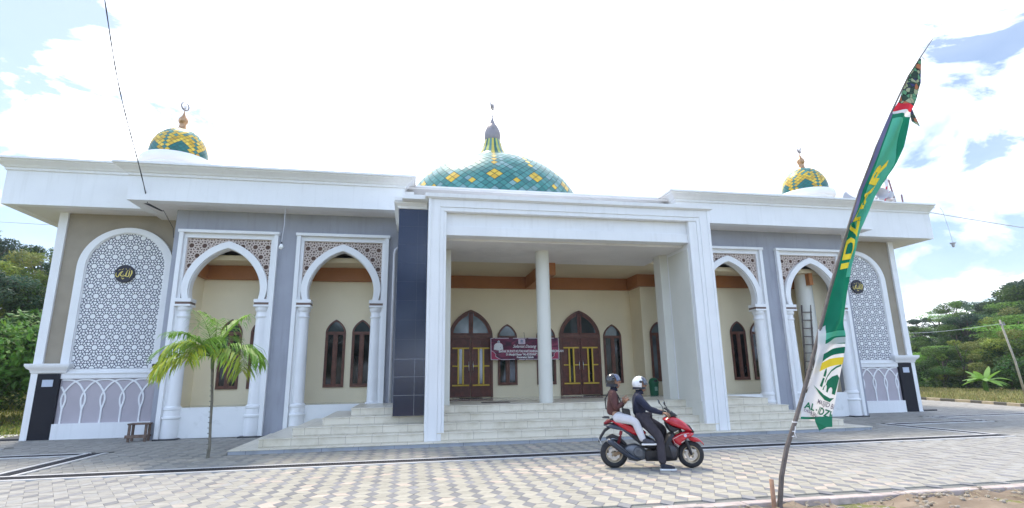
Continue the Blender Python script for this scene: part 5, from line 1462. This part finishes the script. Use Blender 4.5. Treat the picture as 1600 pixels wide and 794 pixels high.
PALMM = translucent(tintmat('palm_leaf', .45, .15, 4, spec=.35), .45)
G1 = [(.26,.46,.06), (.33,.54,.10), (.19,.38,.05)]; G2 = [(.56,.60,.05), (.45,.54,.08), (.30,.48,.07)]
for (a, e, L, b, c) in ((168, 35, 1.30, 1.35, G1), (188, 8, 1.15, 1.2, G2), (205, 45, 1.1, 1.8, G2), (350, 38, 1.25, 1.9, G1), (15, 42, 1.2, 2.1, G1), (325, 20, 1.0, 1.6, G2),
                        (145, 72, 1.3, .7, G1), (40, 74, 1.2, .8, G1), (215, 18, 1.25, 1.5, G2), (335, 30, 1.15, 2.2, G2), (270, 62, 1.0, 2.2, G1), (250, 40, .95, 1.9, G2), (290, 74, .95, .8, G1), (90, 55, 1.05, 1.2, G1), (175, 52, 1.15, 1.0, G1)):
    frond(radians(a), radians(e), L, b, int(a*7+e), c, .43)

# ------------------------------------------------------------------ scooter
SRZ = radians(-16.66); SL = (3.53, 9.40, .018)
REDP = mat('red_scooter_paint', (.50,.008,.025), .22, .05, 3, coat=.8); BLKP = mat('black_scooter_plastic', (.022,.022,.027), .4, .2, 8, bump=.05)
BLUP = mat('blue_black_plastic', (.03,.04,.06), .35, .2, 5); RUB = mat('tyre_rubber', (.025,.025,.028), .8, .2, 20, bump=.3); RIM = mat('bronze_alloy', (.42,.36,.27), .35, .08, metal=.6)
ENG = mat('engine_grey_metal', (.16,.17,.19), .45, .25, 10, metal=.5); LENS = mat('smoked_lens', (.03,.03,.035), .08); SEATM = mat('black_seat_vinyl', (.02,.02,.022), .5, .2, 20)
DRED = mat('dark_red_plastic', (.22,.008,.015), .4); DISCM = mat('brake_disc_steel', (.55,.55,.56), .3, metal=1)
sct = thing('scooter', 'red and black motor scooter carrying two riders', 'scooter', SL, SRZ)
def side(poly, t0, t1, name, m, par=sct, bev=.012, taper=1.0, label=None):
    """side outline (s,z) extruded from t0 to t1"""
    mb = MB(); mb.prism(poly, t0, t1)
    return ob(name, mb, m, par, bevel=bev, label=label)
def bulge(poly, hw, name, m, par=sct, edge=.55, bev=.01, t0=0, label=None):
    """outline with softened flanks: full width inside, narrower at the rim"""
    n = len(poly); cx_ = sum(p[0] for p in poly)/n; cz_ = sum(p[1] for p in poly)/n
    mb = MB(); rings = []
    for k, (f, w) in enumerate(((.0, 0),)): pass
    lay = [(.60, -1), (.86, -.86), (1.0, -edge), (1.0, edge), (.86, .86), (.60, 1)]
    vs = []
    for f, w in lay: vs += [(cx_+(p[0]-cx_)*f, t0+hw*w, cz_+(p[1]-cz_)*f) for p in poly]
    fs = [list(range(n)), list(range(6*n-1, 5*n-1, -1))] + [(l*n+i, l*n+(i+1) % n, (l+1)*n+(i+1) % n, (l+1)*n+i) for l in range(5) for i in range(n)]
    mb.add(vs, fs); o = ob(name, mb, m, par, bevel=bev, label=label)
    return o
def wheel(s, z, R_, w, disc=1):
    tm = MB(); pr = []
    for k in range(13):
        a = radians(-115+230*k/12); pr.append((R_-w*.5+w*.5*cos(a), w*.5*sin(a)))
    pr = [(R_-w*.72, -w*.38)] + pr + [(R_-w*.72, w*.38), (R_-w*.72, -w*.38)]
    tm.lathe(pr, (s, 0, z), 44, axis='y')
    wh = ob('wheel', tm, RUB, sct, smooth='auto')
    rm = MB(); ri = R_-w*.72
    rm.lathe([(ri+.004, -w*.38), (ri-.012, -w*.36), (ri-.022, -w*.2), (ri-.022, w*.2), (ri-.012, w*.36), (ri+.004, w*.38), (ri+.004, -w*.38)], (s, 0, z), 44, axis='y')
    for k in range(5):
        for dlt in (-.12, .12):
            a = 2*pi*k/5+.3; a2 = a+dlt
            rm.tube([(s+.03*cos(a), 0, z+.03*sin(a)), (s+(ri-.015)*cos(a2), 0, z+(ri-.015)*sin(a2))], [.014, .009], 6)
    rm.lathe([(.0, -.05), (.035, -.05), (.04, 0), (.035, .05), (.0, .05)], (s, 0, z), 16, axis='y')
    ob('rim', rm, RIM, wh, smooth='auto')
    dm_ = MB(); dm_.lathe([(.055, -.055), (.098, -.055), (.098, -.050), (.055, -.050), (.055, -.055)], (s, 0, z), 28, axis='y'); ob('brake_disc', dm_, DISCM, wh)
    return wh
wheel(.03, .235, .238, .13); wheel(1.335, .222, .222, .11)
# fork, fender
mb = MB()
for sy in (-1, 1): mb.tube([(1.335, sy*.085, .222), (1.30, sy*.085, .33), (1.235, sy*.075, .50)], [.022, .028, .03], 10)
mb.tube([(1.235, -.08, .50), (1.235, .08, .50)], .03, 8); mb.tube([(1.235, 0, .48), (1.10, 0, .86), (1.05, 0, .93)], .028, 8)
ob('front_fork', mb, BLKP, sct, smooth='auto')
mb = MB(); n = 14; vs = []
for k in range(n+1):
    a = radians(38+100*k/n); R_ = .262+.02*sin(pi*k/n)
    for j in range(5):
        y = -.075+.15*j/4; rr_ = R_+.018*(1-((j-2)/2)**2)
        vs.append((1.335+rr_*cos(a)*1.06, y, .222+rr_*sin(a)))
mb.add(vs, [(k*5+j, k*5+j+1, (k+1)*5+j+1, (k+1)*5+j) for k in range(n) for j in range(4)])
o = ob('front_fender', mb, REDP, sct, smooth=True); md = o.modifiers.new('thick', 'SOLIDIFY'); md.thickness = .008
side([(1.29,.50),(1.39,.515),(1.51,.43),(1.40,.43),(1.33,.455)], -.078, .078, 'front_fender', REDP)
# front cowls
bulge([(.90,.80),(.95,.835),(1.06,.855),(1.15,.83),(1.25,.765),(1.33,.69),(1.395,.60),(1.30,.60),(1.17,.655),(1.03,.70),(.95,.745)], .165, 'front_cowl', REDP)
bulge([(.93,.76),(1.03,.70),(1.18,.65),(1.10,.60),(1.02,.585),(.96,.66)], .135, 'inner_cowl', BLKP)
bulge([(.99,.49),(1.08,.545),(1.18,.59),(1.30,.61),(1.40,.585),(1.395,.55),(1.30,.51),(1.22,.46),(1.13,.365),(1.05,.40)], .185, 'leg_shield', REDP)
# pale outline and round badge on the shield side
for sy in (-1, 1):
    mb = MB(); yy = sy*.190
    P = [(1.30,.585),(1.17,.565),(1.02,.488),(1.055,.42),(1.115,.385)]
    mb.tube([(a, yy, b) for a, b in P], .0045, 5); mb.tube([(1.16, yy, .43), (1.215, yy, .465)], .006, 5)
    ob('shield_stripe', mb, mat('pale_pink_sticker', (.7,.5,.45), .4), sct)
    mb = MB(); mb.lathe([(.0, -.003), (.024, -.003), (.026, 0), (.024, .003), (.0, .003)], (1.235, yy, .545), 20, axis='y'); mb.tube([(1.235, yy-.006*1, .567), (1.235, yy-.006, .523)], .003, 4)
    ob('round_badge', mb, PALEPR, sct)
bulge([(.53,.275),(.66,.29),(.80,.33),(.90,.44),(.97,.56),(1.06,.60),(1.09,.54),(1.0,.48),(1.05,.40),(1.13,.34),(1.12,.22),(1.08,.13),(.90,.115),(.56,.12)], .150, 'floor_body', BLKP)
bulge([(.92,.42),(1.04,.40),(1.10,.30),(1.06,.16),(.98,.14)], .168, 'lower_cover', mat('grey_black_cover', (.05,.05,.058), .35))
# headlight and windscreen
mb = MB(); mb.prism([(1.28,.735),(1.335,.705),(1.405,.60),(1.395,.575),(1.36,.60),(1.31,.66)], -.12, .12); ob('headlight', mb, LENS, sct, bevel=.01)
mb = MB(); mb.prism([(1.395,.66),(1.402,.61),(1.390,.60),(1.375,.65)], -.085, .085); ob('lamp_glass', mb, mat('clear_lamp', (.75,.75,.78), .1), sct, bevel=.006)
mb = MB(); vs = []
for k in range(6):
    for j in range(7):
        y = -.13+.26*j/6; u = k/5; w_ = 1-.35*(1-u); vs.append((.985+.165*u-.02*abs(j-3)/3*2, y*w_, 1.0-.13*u-.012*((j-3)/3)**2))
mb.add(vs, [(k*7+j, k*7+j+1, (k+1)*7+j+1, (k+1)*7+j) for k in range(5) for j in range(6)]); o = ob('windscreen', mb, LENS, sct, smooth=True); md = o.modifiers.new('t', 'SOLIDIFY'); md.thickness = .006
bulge([(.98,.90),(1.03,.955),(1.12,.90),(1.16,.855),(1.05,.84),(.96,.82)], .12, 'dashboard', BLKP)
# handlebar with grips, levers, mirrors
mb = MB(); mb.tube([(.915,-.36,.905),(.95,-.24,.915),(1.0,-.12,.90),(1.01,0,.88),(1.0,.12,.90),(.95,.24,.915),(.915,.36,.905)], .013, 8)
for sy in (-1, 1): mb.tube([(.98, sy*.13, .90), (.955, sy*.22, .912)], .034, 10)
ob('handlebar', mb, BLKP, sct, smooth='auto')
mb = MB()
for sy in (-1, 1): mb.tube([(.913, sy*.37, .905), (.945, sy*.25, .915)], .019, 10)
ob('grips', mb, RUB, sct, smooth='auto')
mb = MB()
for sy in (-1, 1): mb.tube([(.975, sy*.20, .905), (.985, sy*.27, .90), (.955, sy*.35, .89)], .007, 6)
ob('brake_levers', mb, DISCM, sct)
for sy in (-1, 1):
    mb = MB(); mb.tube([(.965, sy*.21, .925), (.955, sy*.24, 1.0), (.92, sy*.29, 1.06)], .007, 6)
    mb.ell((.905, sy*.30, 1.09), (.014, .062, .042), 12, 0, Euler((radians(20*sy), radians(-15), 0)))
    mm = ob('mirror', mb, BLKP, sct, smooth=True)
    mb = MB(); mb.ell((.893, sy*.30, 1.09), (.006, .052, .034), 12, 0, Euler((radians(20*sy), radians(-15), 0))); ob('mirror_glass', mb, mat('mirror_face', (.6,.65,.7), .05, metal=1), mm, smooth=True)
# seat and tail
bulge([(-.02,.80),(.05,.835),(.18,.835),(.30,.80),(.42,.765),(.56,.755),(.72,.745),(.80,.70),(.78,.66),(.60,.66),(.40,.70),(.20,.76),(.04,.78)], .135, 'seat', SEATM)
bulge([(-.01,.79),(.05,.815),(.18,.775),(.35,.71),(.50,.655),(.60,.60),(.58,.545),(.42,.535),(.28,.60),(.15,.68),(.03,.76)], .155, 'tail_cover', REDP)
bulge([(.28,.60),(.42,.54),(.58,.55),(.72,.47),(.80,.36),(.70,.30),(.55,.33),(.44,.43),(.33,.52)], .145, 'side_cover', BLKP)
bulge([(-.13,.715),(-.04,.735),(.06,.745),(.20,.70),(.36,.60),(.50,.50),(.60,.42),(.50,.40),(.42,.44),(.30,.55),(.16,.645),(.02,.665),(-.08,.685)], .125, 'rear_frame_cover', BLUP)
bulge([(.05,.82),(-.06,.80),(-.13,.74),(-.10,.72),(.02,.76)], .06, 'tail_lamp', DRED)
mb = MB(); mb.tube([(-.02,.10,.84),(-.10,.09,.845),(-.13,.0,.84),(-.10,-.09,.845),(-.02,-.10,.84)], .014, 8); ob('grab_rail', mb, BLKP, sct, smooth='auto')
# rear fender and plate
side([(-.02,.70),(.02,.68),(-.10,.60),(-.17,.50),(-.205,.42),(-.235,.43),(-.20,.53),(-.12,.64)], -.05, .05, 'rear_fender', BLKP)
mb = MB(); mb.prism([(-.235,.50),(-.225,.50),(-.18,.40),(-.19,.395)], -.10, .10); pl_ = ob('number_plate', mb, mat('plate_face', (.55,.55,.55), .5), sct)
side([(-.10,.50),(.02,.56),(.16,.50),(.26,.40),(.24,.36),(.14,.455),(.02,.50),(-.08,.46)], -.075, .075, 'rear_mudguard', BLKP)
# shock absorber
mb = MB(); mb.tube([(.07,-.095,.30),(.17,-.09,.60)], .012, 8)
for k in range(9): f = .2+.07*k; mb.lathe([(.022,-.006),(.032,0),(.022,.006)], (.07+.10*f, -.0925, .30+.30*f), 12)
mb.tube([(.15,-.09,.55),(.17,-.09,.62)], .028, 8); ob('shock_absorber', mb, DRED, sct, smooth='auto')
# engine, exhaust, belt case
bulge([(.16,.30),(.28,.385),(.40,.40),(.52,.36),(.60,.27),(.56,.15),(.42,.11),(.28,.13)], .10, 'engine', ENG)
mb = MB(); mb.lathe([(.0,-.125),(.075,-.12),(.085,-.10),(.085,-.07)], (.44, 0, .27), 22, axis='y'); mb.lathe([(.0,-.13),(.03,-.13),(.035,-.12)], (.44, 0, .27), 14, axis='y')
for k in range(5): a = 2*pi*k/5; mb.tube([(.44+.035*cos(a), -.122, .27+.035*sin(a)), (.44+.075*cos(a), -.118, .27+.075*sin(a))], .007, 5)
ob('fan_cover', mb, ENG, sct, smooth='auto')
mb = MB(); P = [Vector((-.075,-.175,.475)), Vector((.0,-.175,.43)), Vector((.15,-.17,.315)), Vector((.28,-.16,.215)), Vector((.36,-.15,.175)), Vector((.46,-.13,.155))]
mb.tube(P, [.050,.062,.064,.055,.035,.022], 18, flat=.8); ex = ob('exhaust', mb, BLUP, sct, smooth=True)
mb = MB(); mb.tube([Vector((.03,-.232,.455)), Vector((.15,-.232,.36)), Vector((.26,-.218,.265))], [.014,.020,.014], 8, flat=.4); ob('heat_shield', mb, ENG, ex, smooth=True)
mb = MB(); mb.tube([(-.085,-.175,.482),(-.055,-.175,.462)], [.030,.034], 14); ob('exhaust_tip', mb, DISCM, ex)
side([(.0,.22),(.03,.29),(.20,.34),(.40,.34),(.40,.20),(.10,.17)], .075, .125, 'belt_case', BLKP)
side([(.02,.20),(.02,.26),(.20,.30),(.24,.26)], -.10, -.07, 'swing_arm', mat('brown_arm', (.30,.20,.12), .5))
mb = MB(); mb.tube([(.50,-.26,.375),(.55,-.15,.37)], .012, 6); mb.tube([(.55,.26,.375),(.55,.15,.37)], .012, 6); ob('foot_peg', mb, RUB, sct)

# ------------------------------------------------------------------ people
def skin(name, verts, edges, radii, m, parent, root=0, sub=2, label=None, extra=None):
    me = D.meshes.new(name); me.from_pydata(verts, edges, []); o = D.objects.new(name, me); COL.objects.link(o)
    md = o.modifiers.new('skin', 'SKIN'); md.use_smooth_shade = True
    for i, q in enumerate(me.skin_vertices[0].data):
        rr_ = radii[i]; q.radius = rr_ if isinstance(rr_, tuple) else (rr_, rr_); q.use_root = (i == root)
    s = o.modifiers.new('sub', 'SUBSURF'); s.levels = sub; s.render_levels = sub
    dg = bpy.context.evaluated_depsgraph_get(); me2 = D.meshes.new_from_object(o.evaluated_get(dg))
    D.objects.remove(o); D.meshes.remove(me)
    mb = MB(); mb.add([tuple(v.co) for v in me2.vertices], [list(p.vertices) for p in me2.polygons]); D.meshes.remove(me2)
    if extra: extra(mb)
    return ob(name, mb, m, parent, smooth=True, label=label)
SKIN = mat('skin_tone', (.36,.20,.13), .55, .08, 10)
def hand(mb, wrist, d, upv, side_, curl, s=1.0):
    """palm and five fingers; d points along the palm, upv out of the back of the hand, side_ towards the thumb"""
    w = Vector(wrist); d = Vector(d).normalized(); u = Vector(upv).normalized(); sd_ = d.cross(u).normalized()*side_
    mb.tube([w, w+d*.03*s, w+d*.065*s, w+d*.088*s], [.024*s, .032*s, .038*s, .032*s], 10, flat=.5)
    for k, (o_, l) in enumerate(((-.027, .060), (-.009, .075), (.009, .080), (.027, .070))):
        p = w+d*.080*s+sd_*o_*s; a = 0; P = [p-d*.02*s, p]; q = p
        for j in range(3):
            a += curl*(.6+.25*j); dd = d*cos(a)-u*sin(a); q = q+dd*l*s*(.45, .33, .26)[j]; P.append(q)
        mb.tube(P, [.0095*s, .0095*s, .0088*s, .008*s, .006*s], 7)
    p = w+d*.025*s+sd_*.026*s; P = [p, p+(sd_*.7+d*.6-u*.2)*.032*s, p+(sd_*.5+d*1.0-u*.7)*.052*s, p+(sd_*.2+d*1.2-u*1.2)*.066*s]
    mb.tube(P, [.013*s, .012*s, .0105*s, .008*s], 8)
def head(mb, c, yaw_=0):
    c = Vector(c)
    q = len(mb.v)
    mb.ell(c+Vector((0,0,.02)), (.098, .078, .112), 16); mb.ell(c+Vector((.035,0,-.045)), (.062, .055, .07), 12)
    mb.tube([c+Vector((.088,0,.035)), c+Vector((.112,0,-.002)), c+Vector((.096,0,-.018))], [.008, .015, .012], 8)   # nose
    for sy in (-1, 1):
        mb.ell(c+Vector((.082, sy*.030, .030)), (.014, .014, .009), 8)
        mb.ell(c+Vector((0, sy*.078, .005)), (.020, .010, .030), 8)
    mb.tube([c+Vector((.088,-.022,-.052)), c+Vector((.096,0,-.050)), c+Vector((.088,.022,-.052))], [.004,.009,.004], 6)  # lips
    R_ = Matrix.Rotation(yaw_, 3, 'Z')
    for i in range(q, len(mb.v)): mb.v[i] = tuple(R_ @ (Vector(mb.v[i])-c)+c)
def helmet(par, c, R3, m, visor_rot, chin, tintm, label=None, yaw_=0):
    """open face helmet shell; R3 half sizes; front is +x"""
    mb = MB(); n, k2 = 22, 40; vs = []; keep = []
    for i in range(n+1):
        a = pi*i/n*.93
        for k in range(k2):
            w = 2*pi*k/k2; vs.append((R3[0]*sin(a)*cos(w), R3[1]*sin(a)*sin(w)*(1.0), R3[2]*cos(a)))
    for i in range(n):
        for k in range(k2):
            w = 2*pi*(k+.5)/k2; a = pi*(i+.5)/n*.93; f = cos(w)
            zc = cos(a)
            if f > .38 and zc < .42 and not (zc < -.75 and f < .5): continue
            if zc < -.62 and f > -.2: continue
            keep.append((i*k2+k, (i+1)*k2+k, (i+1)*k2+(k+1) % k2, i*k2+(k+1) % k2))
    mb.add(vs, keep)
    h = ob('helmet', mb, m, par, smooth=True, weld=True, label=label); h.location = c; h.rotation_euler = (0, 0, yaw_); md = h.modifiers.new('t', 'SOLIDIFY'); md.thickness = .022; md.offset = -1
    vb = MB(); vs = []; nn, kk = 10, 20
    for i in range(nn+1):
        e = radians(48-66*i/nn)
        for k in range(kk+1):
            w = radians(-60+120*k/kk); vs.append((R3[0]*1.09*cos(e)*cos(w), R3[1]*1.06*cos(e)*sin(w), R3[2]*1.05*sin(e)))
    vb.add(vs, [(i*(kk+1)+k, i*(kk+1)+k+1, (i+1)*(kk+1)+k+1, (i+1)*(kk+1)+k) for i in range(nn) for k in range(kk)])
    R_ = Matrix.Rotation(visor_rot, 3, 'Y'); vb.v = [tuple(R_ @ Vector(v)) for v in vb.v]
    v_ = ob('visor', vb, tintm, h, smooth=True); md = v_.modifiers.new('t', 'SOLIDIFY'); md.thickness = .004
    bb = MB()
    for sy in (-1, 1): bb.lathe([(.0, sy*R3[1]*.98), (.02, sy*(R3[1]*.98+.008)), (.024, sy*R3[1]*.98)], (.02, 0, .03), 14, axis='y')
    ob('visor_pivot', bb, BLKP, h)
    if chin: 
        cb = MB(); cb.tube([(-.01, -R3[1]*.93, -.03), (.03, -.06, -.125), (.035, 0, -.14), (.03, .06, -.125), (-.01, R3[1]*.93, -.03)], .008, 6); ob('chin_strap', cb, CABLE, h)
    return h
VIS = glassmat('tinted_visor', (.05,.06,.09), .06, .9); VISB = glassmat('blue_mirror_visor', (.08,.10,.17), .08, .9)
HWH = mat('white_helmet_paint', (.80,.80,.80), .15, .03, coat=.6); HBK = mat('black_helmet_paint', (.015,.015,.02), .2, .1, coat=.8)
def torso_cloth(name, par, hip, chest, neck, shw, m, r_hip=(.15,.12), sleeves=(), r_ch=(.165,.12), label=None, extra=None, cuff=.036):
    V = [hip, tuple((hip[i]+chest[i])/2 for i in range(3)), chest, neck]; E_ = [(0,1),(1,2),(2,3)]; R_ = [r_hip, ((r_hip[0]+r_ch[0])/2*.96, (r_hip[1]+r_ch[1])/2), r_ch, (.062,.062)]
    for (sh, el, wr) in sleeves:
        b = len(V); V += [sh, tuple(sh[i]*.45+el[i]*.55 for i in range(3)), el, tuple(el[i]*.5+wr[i]*.5 for i in range(3)), wr]; R_ += [.072, .064, .056, .048, cuff]
        E_ += [(2, b), (b, b+1), (b+1, b+2), (b+2, b+3), (b+3, b+4)]
    return skin(name, V, E_, R_, m, par, 0, 2, label, extra)
def legs(name, par, pel, chains, m, r0=(.14,.11), rr=(.092,.078,.066,.056,.05)):
    V = [pel]; E_ = []; R_ = [r0]
    for (hp, kn, an) in chains:
        b = len(V); V += [hp, tuple(hp[i]*.5+kn[i]*.5 for i in range(3)), kn, tuple(kn[i]*.5+an[i]*.5 for i in range(3)), an]; R_ += list(rr)
        E_ += [(0, b), (b, b+1), (b+1, b+2), (b+2, b+3), (b+3, b+4)]
    return skin(name, V, E_, R_, m, par)
def shoe(par, heel, toe, m_up, m_sole, name='shoe'):
    h, t = Vector(heel), Vector(toe); d = (t-h); L = d.length; d.normalize(); sdv = d.cross(Vector((0,0,1))).normalized(); upv = sdv.cross(d)
    mb = MB(); n = 12; P = []
    pr = [(0, .045), (.04, .048), (.10, .040), (.18, .046), (.24, .042), (L, .018)]
    def outline(s): return [h+d*x+sdv*w for x, w in pr]+[h+d*x-sdv*w for x, w in pr[::-1]]
    O = outline(1); k = len(O)
    vs = [tuple(p) for p in O]+[tuple(p+upv*.028) for p in O]
    mb.add(vs, [list(range(k)), list(range(2*k-1, k-1, -1))]+[(i, i+k, (i+1) % k+k, (i+1) % k) for i in range(k)])
    up_ = MB(); up_.tube([h+upv*.10+d*.045, h+upv*.065+d*.055, h+upv*.052+d*.12, h+upv*.042+d*.19, h+upv*.035+d*(L-.03)], [.044, .048, .044, .040, .022], 12, flat=1.0)
    o = ob(name, up_, m_up, par, smooth=True); ob('sole', mb, m_sole, o, bevel=.006); return o

# driver ---------------------------------------------------------------
dv = thing('person', 'person in white helmet and dark navy jacket holding the scooter upright with one foot down', 'person', SL, SRZ)
NAVY = mat('navy_jacket_cloth', (.012,.016,.042), .8, .3, 7, bump=.4, bscale=25); GREYT = mat('charcoal_trouser_cloth', (.045,.038,.048), .85, .2, 6, bump=.3, bscale=30)
shL, shR = (.49,.20,1.17), (.485,-.20,1.17)
elR, elL = (.66,-.29,.985), (.68,.27,.975); wrR, wrL = (.865,-.325,.925), (.88,.30,.93)
def dbody(mb):
    head(mb, (.555, 0, 1.385)); hand(mb, (.868,-.325,.928), (.9, .05, -.12), (.25,0,1), 1, .75); hand(mb, (.883,.30,.933), (.9,-.05,-.12), (.25,0,1), -1, .75)
V = [(.52,0,.84), (.50,0,1.02), (.50,0,1.16), (.53,0,1.26), (.545,0,1.32), (.49,.15,1.18), elL, wrL, (.49,-.15,1.18), elR, wrR, (.55,-.10,.82), (.79,-.235,.52), (.80,-.27,.12), (.56,.10,.82), (.93,.19,.60), (.86,.20,.30)]
E_ = [(0,1),(1,2),(2,3),(3,4),(2,5),(5,6),(6,7),(2,8),(8,9),(9,10),(0,11),(11,12),(12,13),(0,14),(14,15),(15,16)]
Rr = [(.12,.10),(.12,.09),(.13,.09),.055,.052,.055,.042,.027,.055,.042,.027,.075,.052,.036,.075,.052,.036]
skin('body', V, E_, Rr, SKIN, dv, 0, 2, None, dbody)
def hem(mb): mb.lathe([(.175, -.07), (.172, .02), (.16, .10)], (.525, 0, .86), 20)
torso_cloth('jacket', dv, (.52,0,.85), (.495,0,1.11), (.525,0,1.275), .2, NAVY, (.155,.125), ((shL, elL, wrL), (shR, elR, wrR)), (.175,.125))
mb = MB(); mb.lathe([(.072, -.03), (.068, .01), (.066, .045)], (.535, 0, 1.265), 18); ob('collar', mb, NAVY, dv, smooth=True)
legs('trousers', dv, (.54,0,.80), (((.57,-.11,.80), (.79,-.235,.53), (.812,-.282,.085)), ((.58,.11,.80), (.94,.19,.61), (.87,.20,.31))), GREYT, (.15,.12), (.105,.098,.082,.074,.066))
BLKS = mat('dark_shoe_knit', (.02,.022,.035), .8, .2, 20); WS = mat('white_shoe_sole', (.75,.75,.75), .6)
shoe(dv, (.755,-.285,.004), (1.03,-.30,.004), BLKS, WS); shoe(dv, (.84,.20,.205), (1.10,.20,.225), BLKS, WS)
h = helmet(dv, (.545, 0, 1.418), (.130,.122,.132), HWH, radians(-8), True, VIS, yaw_=radians(-6))
mb = MB(); mb.lathe([(.118, -.10), (.112, -.07), (.108, -.06)], (-.01, 0, 0), 24); ob('helmet_lining', mb, CABLE, h)
# passenger ------------------------------------------------------------
pv = thing('person', 'person in dark helmet, brown jacket and white trousers on the back seat of the scooter', 'person', SL, SRZ)
MAR = mat('maroon_brown_jacket', (.085,.032,.030), .85, .3, 7, bump=.4, bscale=25); WTR = mat('off_white_trousers', (.62,.61,.64), .8, .06, 6, bump=.3, bscale=30)
a1 = ((.055,-.175,1.225), (.085,-.235,1.00), (.225,-.13,1.10)); a2 = ((.055,.175,1.225), (.11,.23,1.0), (.26,.10,1.05))
def pbody(mb):
    head(mb, (.10, 0, 1.445), radians(-4)); hand(mb, (.228,-.128,1.105), (.25,.12,1), (-1,0,.2), 1, .6, .92); hand(mb, (.262,.098,1.052), (.4,-.5,.8), (-.9,-.2,.2), -1, .5, .92)
V = [(.06,0,.86), (.05,0,1.03), (.055,0,1.19), (.085,0,1.31), (.095,0,1.37), (.06,.13,1.22), a2[1], a2[2], (.06,-.13,1.22), a1[1], a1[2], (.12,-.10,.84), (.40,-.215,.805), (.515,-.235,.49), (.12,.10,.84), (.40,.215,.805), (.515,.235,.49)]
Rp = [(.115,.10),(.105,.085),(.115,.085),.050,.047,.050,.038,.024,.050,.038,.024,.07,.05,.034,.07,.05,.034]
skin('body', V, E_, Rp, SKIN, pv, 0, 2, None, pbody)
torso_cloth('jacket', pv, (.06,0,.86), (.055,0,1.14), (.08,0,1.325), .18, MAR, (.150,.135), (a1, a2), (.155,.12), cuff=.034)
mb = MB(); mb.lathe([(.066, -.04), (.062, .0), (.062, .05)], (.09, 0, 1.33), 18); ob('scarf', mb, NAVY, pv, smooth=True)
legs('trousers', pv, (.08,0,.84), (((.14,-.11,.845), (.405,-.215,.79), (.525,-.243,.455)), ((.14,.11,.845), (.405,.215,.79), (.515,.24,.475))), WTR, (.14,.11), (.100,.092,.078,.068,.058))
SNK = mat('dark_canvas_shoe', (.06,.06,.075), .8, .3, 20)
shoe(pv, (.485,-.25,.40), (.735,-.27,.405), SNK, WS); shoe(pv, (.485,.25,.40), (.735,.27,.405), SNK, WS)
h = helmet(pv, (.075, 0, 1.478), (.128,.120,.125), HBK, radians(-16), True, VISB, yaw_=radians(-5))
mb = MB(); mb.lathe([(.116, -.11), (.110, -.07), (.106, -.06)], (-.01, 0, 0), 24); ob('helmet_lining', mb, CABLE, h)
bg_ = thing('shoulder_bag', 'black shoulder bag hanging on the chest of the passenger', 'bag', SL, SRZ)
mb = MB(); mb.prism([(.20,1.0),(.33,.99),(.35,.86),(.22,.84)], -.16, -.02); ob('pouch', mb, SEATM, bg_, bevel=.02)
mb = MB(); mb.tube([(.22,-.10,.99),(.20,-.13,1.08),(.14,-.13,1.22),(.09,-.07,1.31),(.02,.04,1.30),(-.07,.10,1.15),(-.06,.13,.98),(.08,.17,.90),(.24,.05,.90)], .011, 6, flat=1); ob('strap', mb, SEATM, bg_, smooth=True)
# undergrowth along the foot of the hills ------------------------------
r = random.Random(77)
def understory(name, label, pts, seed, cols, hh=(.8, 2.2), n=500):
    rr_ = random.Random(seed); mb = MB(); bl = []
    for (x, y) in pts:
        z = hill(x, y); s = rr_.uniform(.8, 1.7); bl.append(((x, y, z+rr_.uniform(.0, .5)), (s, s, s*rr_.uniform(.5, .8)), rr_.randrange(9)))
    leafcloud(mb, bl, n*len(pts)//8, .26, cols, rr_, .2, True)
    return tag(ob(name, mb, LEAF, nonorm=True), label, None, kind='stuff')
P = []
for d in (56, 60, 66, 74, 86):
    for k in range(22):
        az = radians(45.5+15*(k+r.uniform(0, 1))/26); P.append((d*r.uniform(.96, 1.04)*sin(az), d*r.uniform(.96, 1.04)*cos(az)))
understory('undergrowth', 'dense leafy undergrowth below the trees on the right hillside', P, 3, [(.06,.12,.035), (.08,.15,.04), (.045,.10,.035), (.10,.17,.04)], n=1500)
P = []
for d in (36, 41, 48, 58):
    for k in range(16):
        az = radians(-47+24*(k+r.uniform(0, 1))/16); P.append((d*r.uniform(.96, 1.04)*sin(az), d*r.uniform(.96, 1.04)*cos(az)))
understory('undergrowth', 'leafy undergrowth below the trees left of the mosque', P, 4, [(.07,.13,.035), (.09,.17,.04), (.05,.11,.035)], n=1500)

# pale air towards the wooded hills ------------------------------------
hz = MB(); hz.box(-218, 258, -158, 298, -8, 60)
HZM = D.materials.new('haze'); HZM.use_nodes = True; nt = HZM.node_tree
nt.nodes.remove(nt.nodes['Principled BSDF']); pv_ = N(nt, 'ShaderNodeVolumePrincipled')
pv_.inputs['Color'].default_value = (.82,.90,1,1); pv_.inputs['Density'].default_value = .0005; pv_.inputs['Anisotropy'].default_value = .3
nt.links.new(pv_.outputs[0], nt.nodes['Material Output'].inputs['Volume'])
ho = ob('haze', hz, HZM); tag(ho, kind='stuff')
S.cycles.volume_bounces = 0
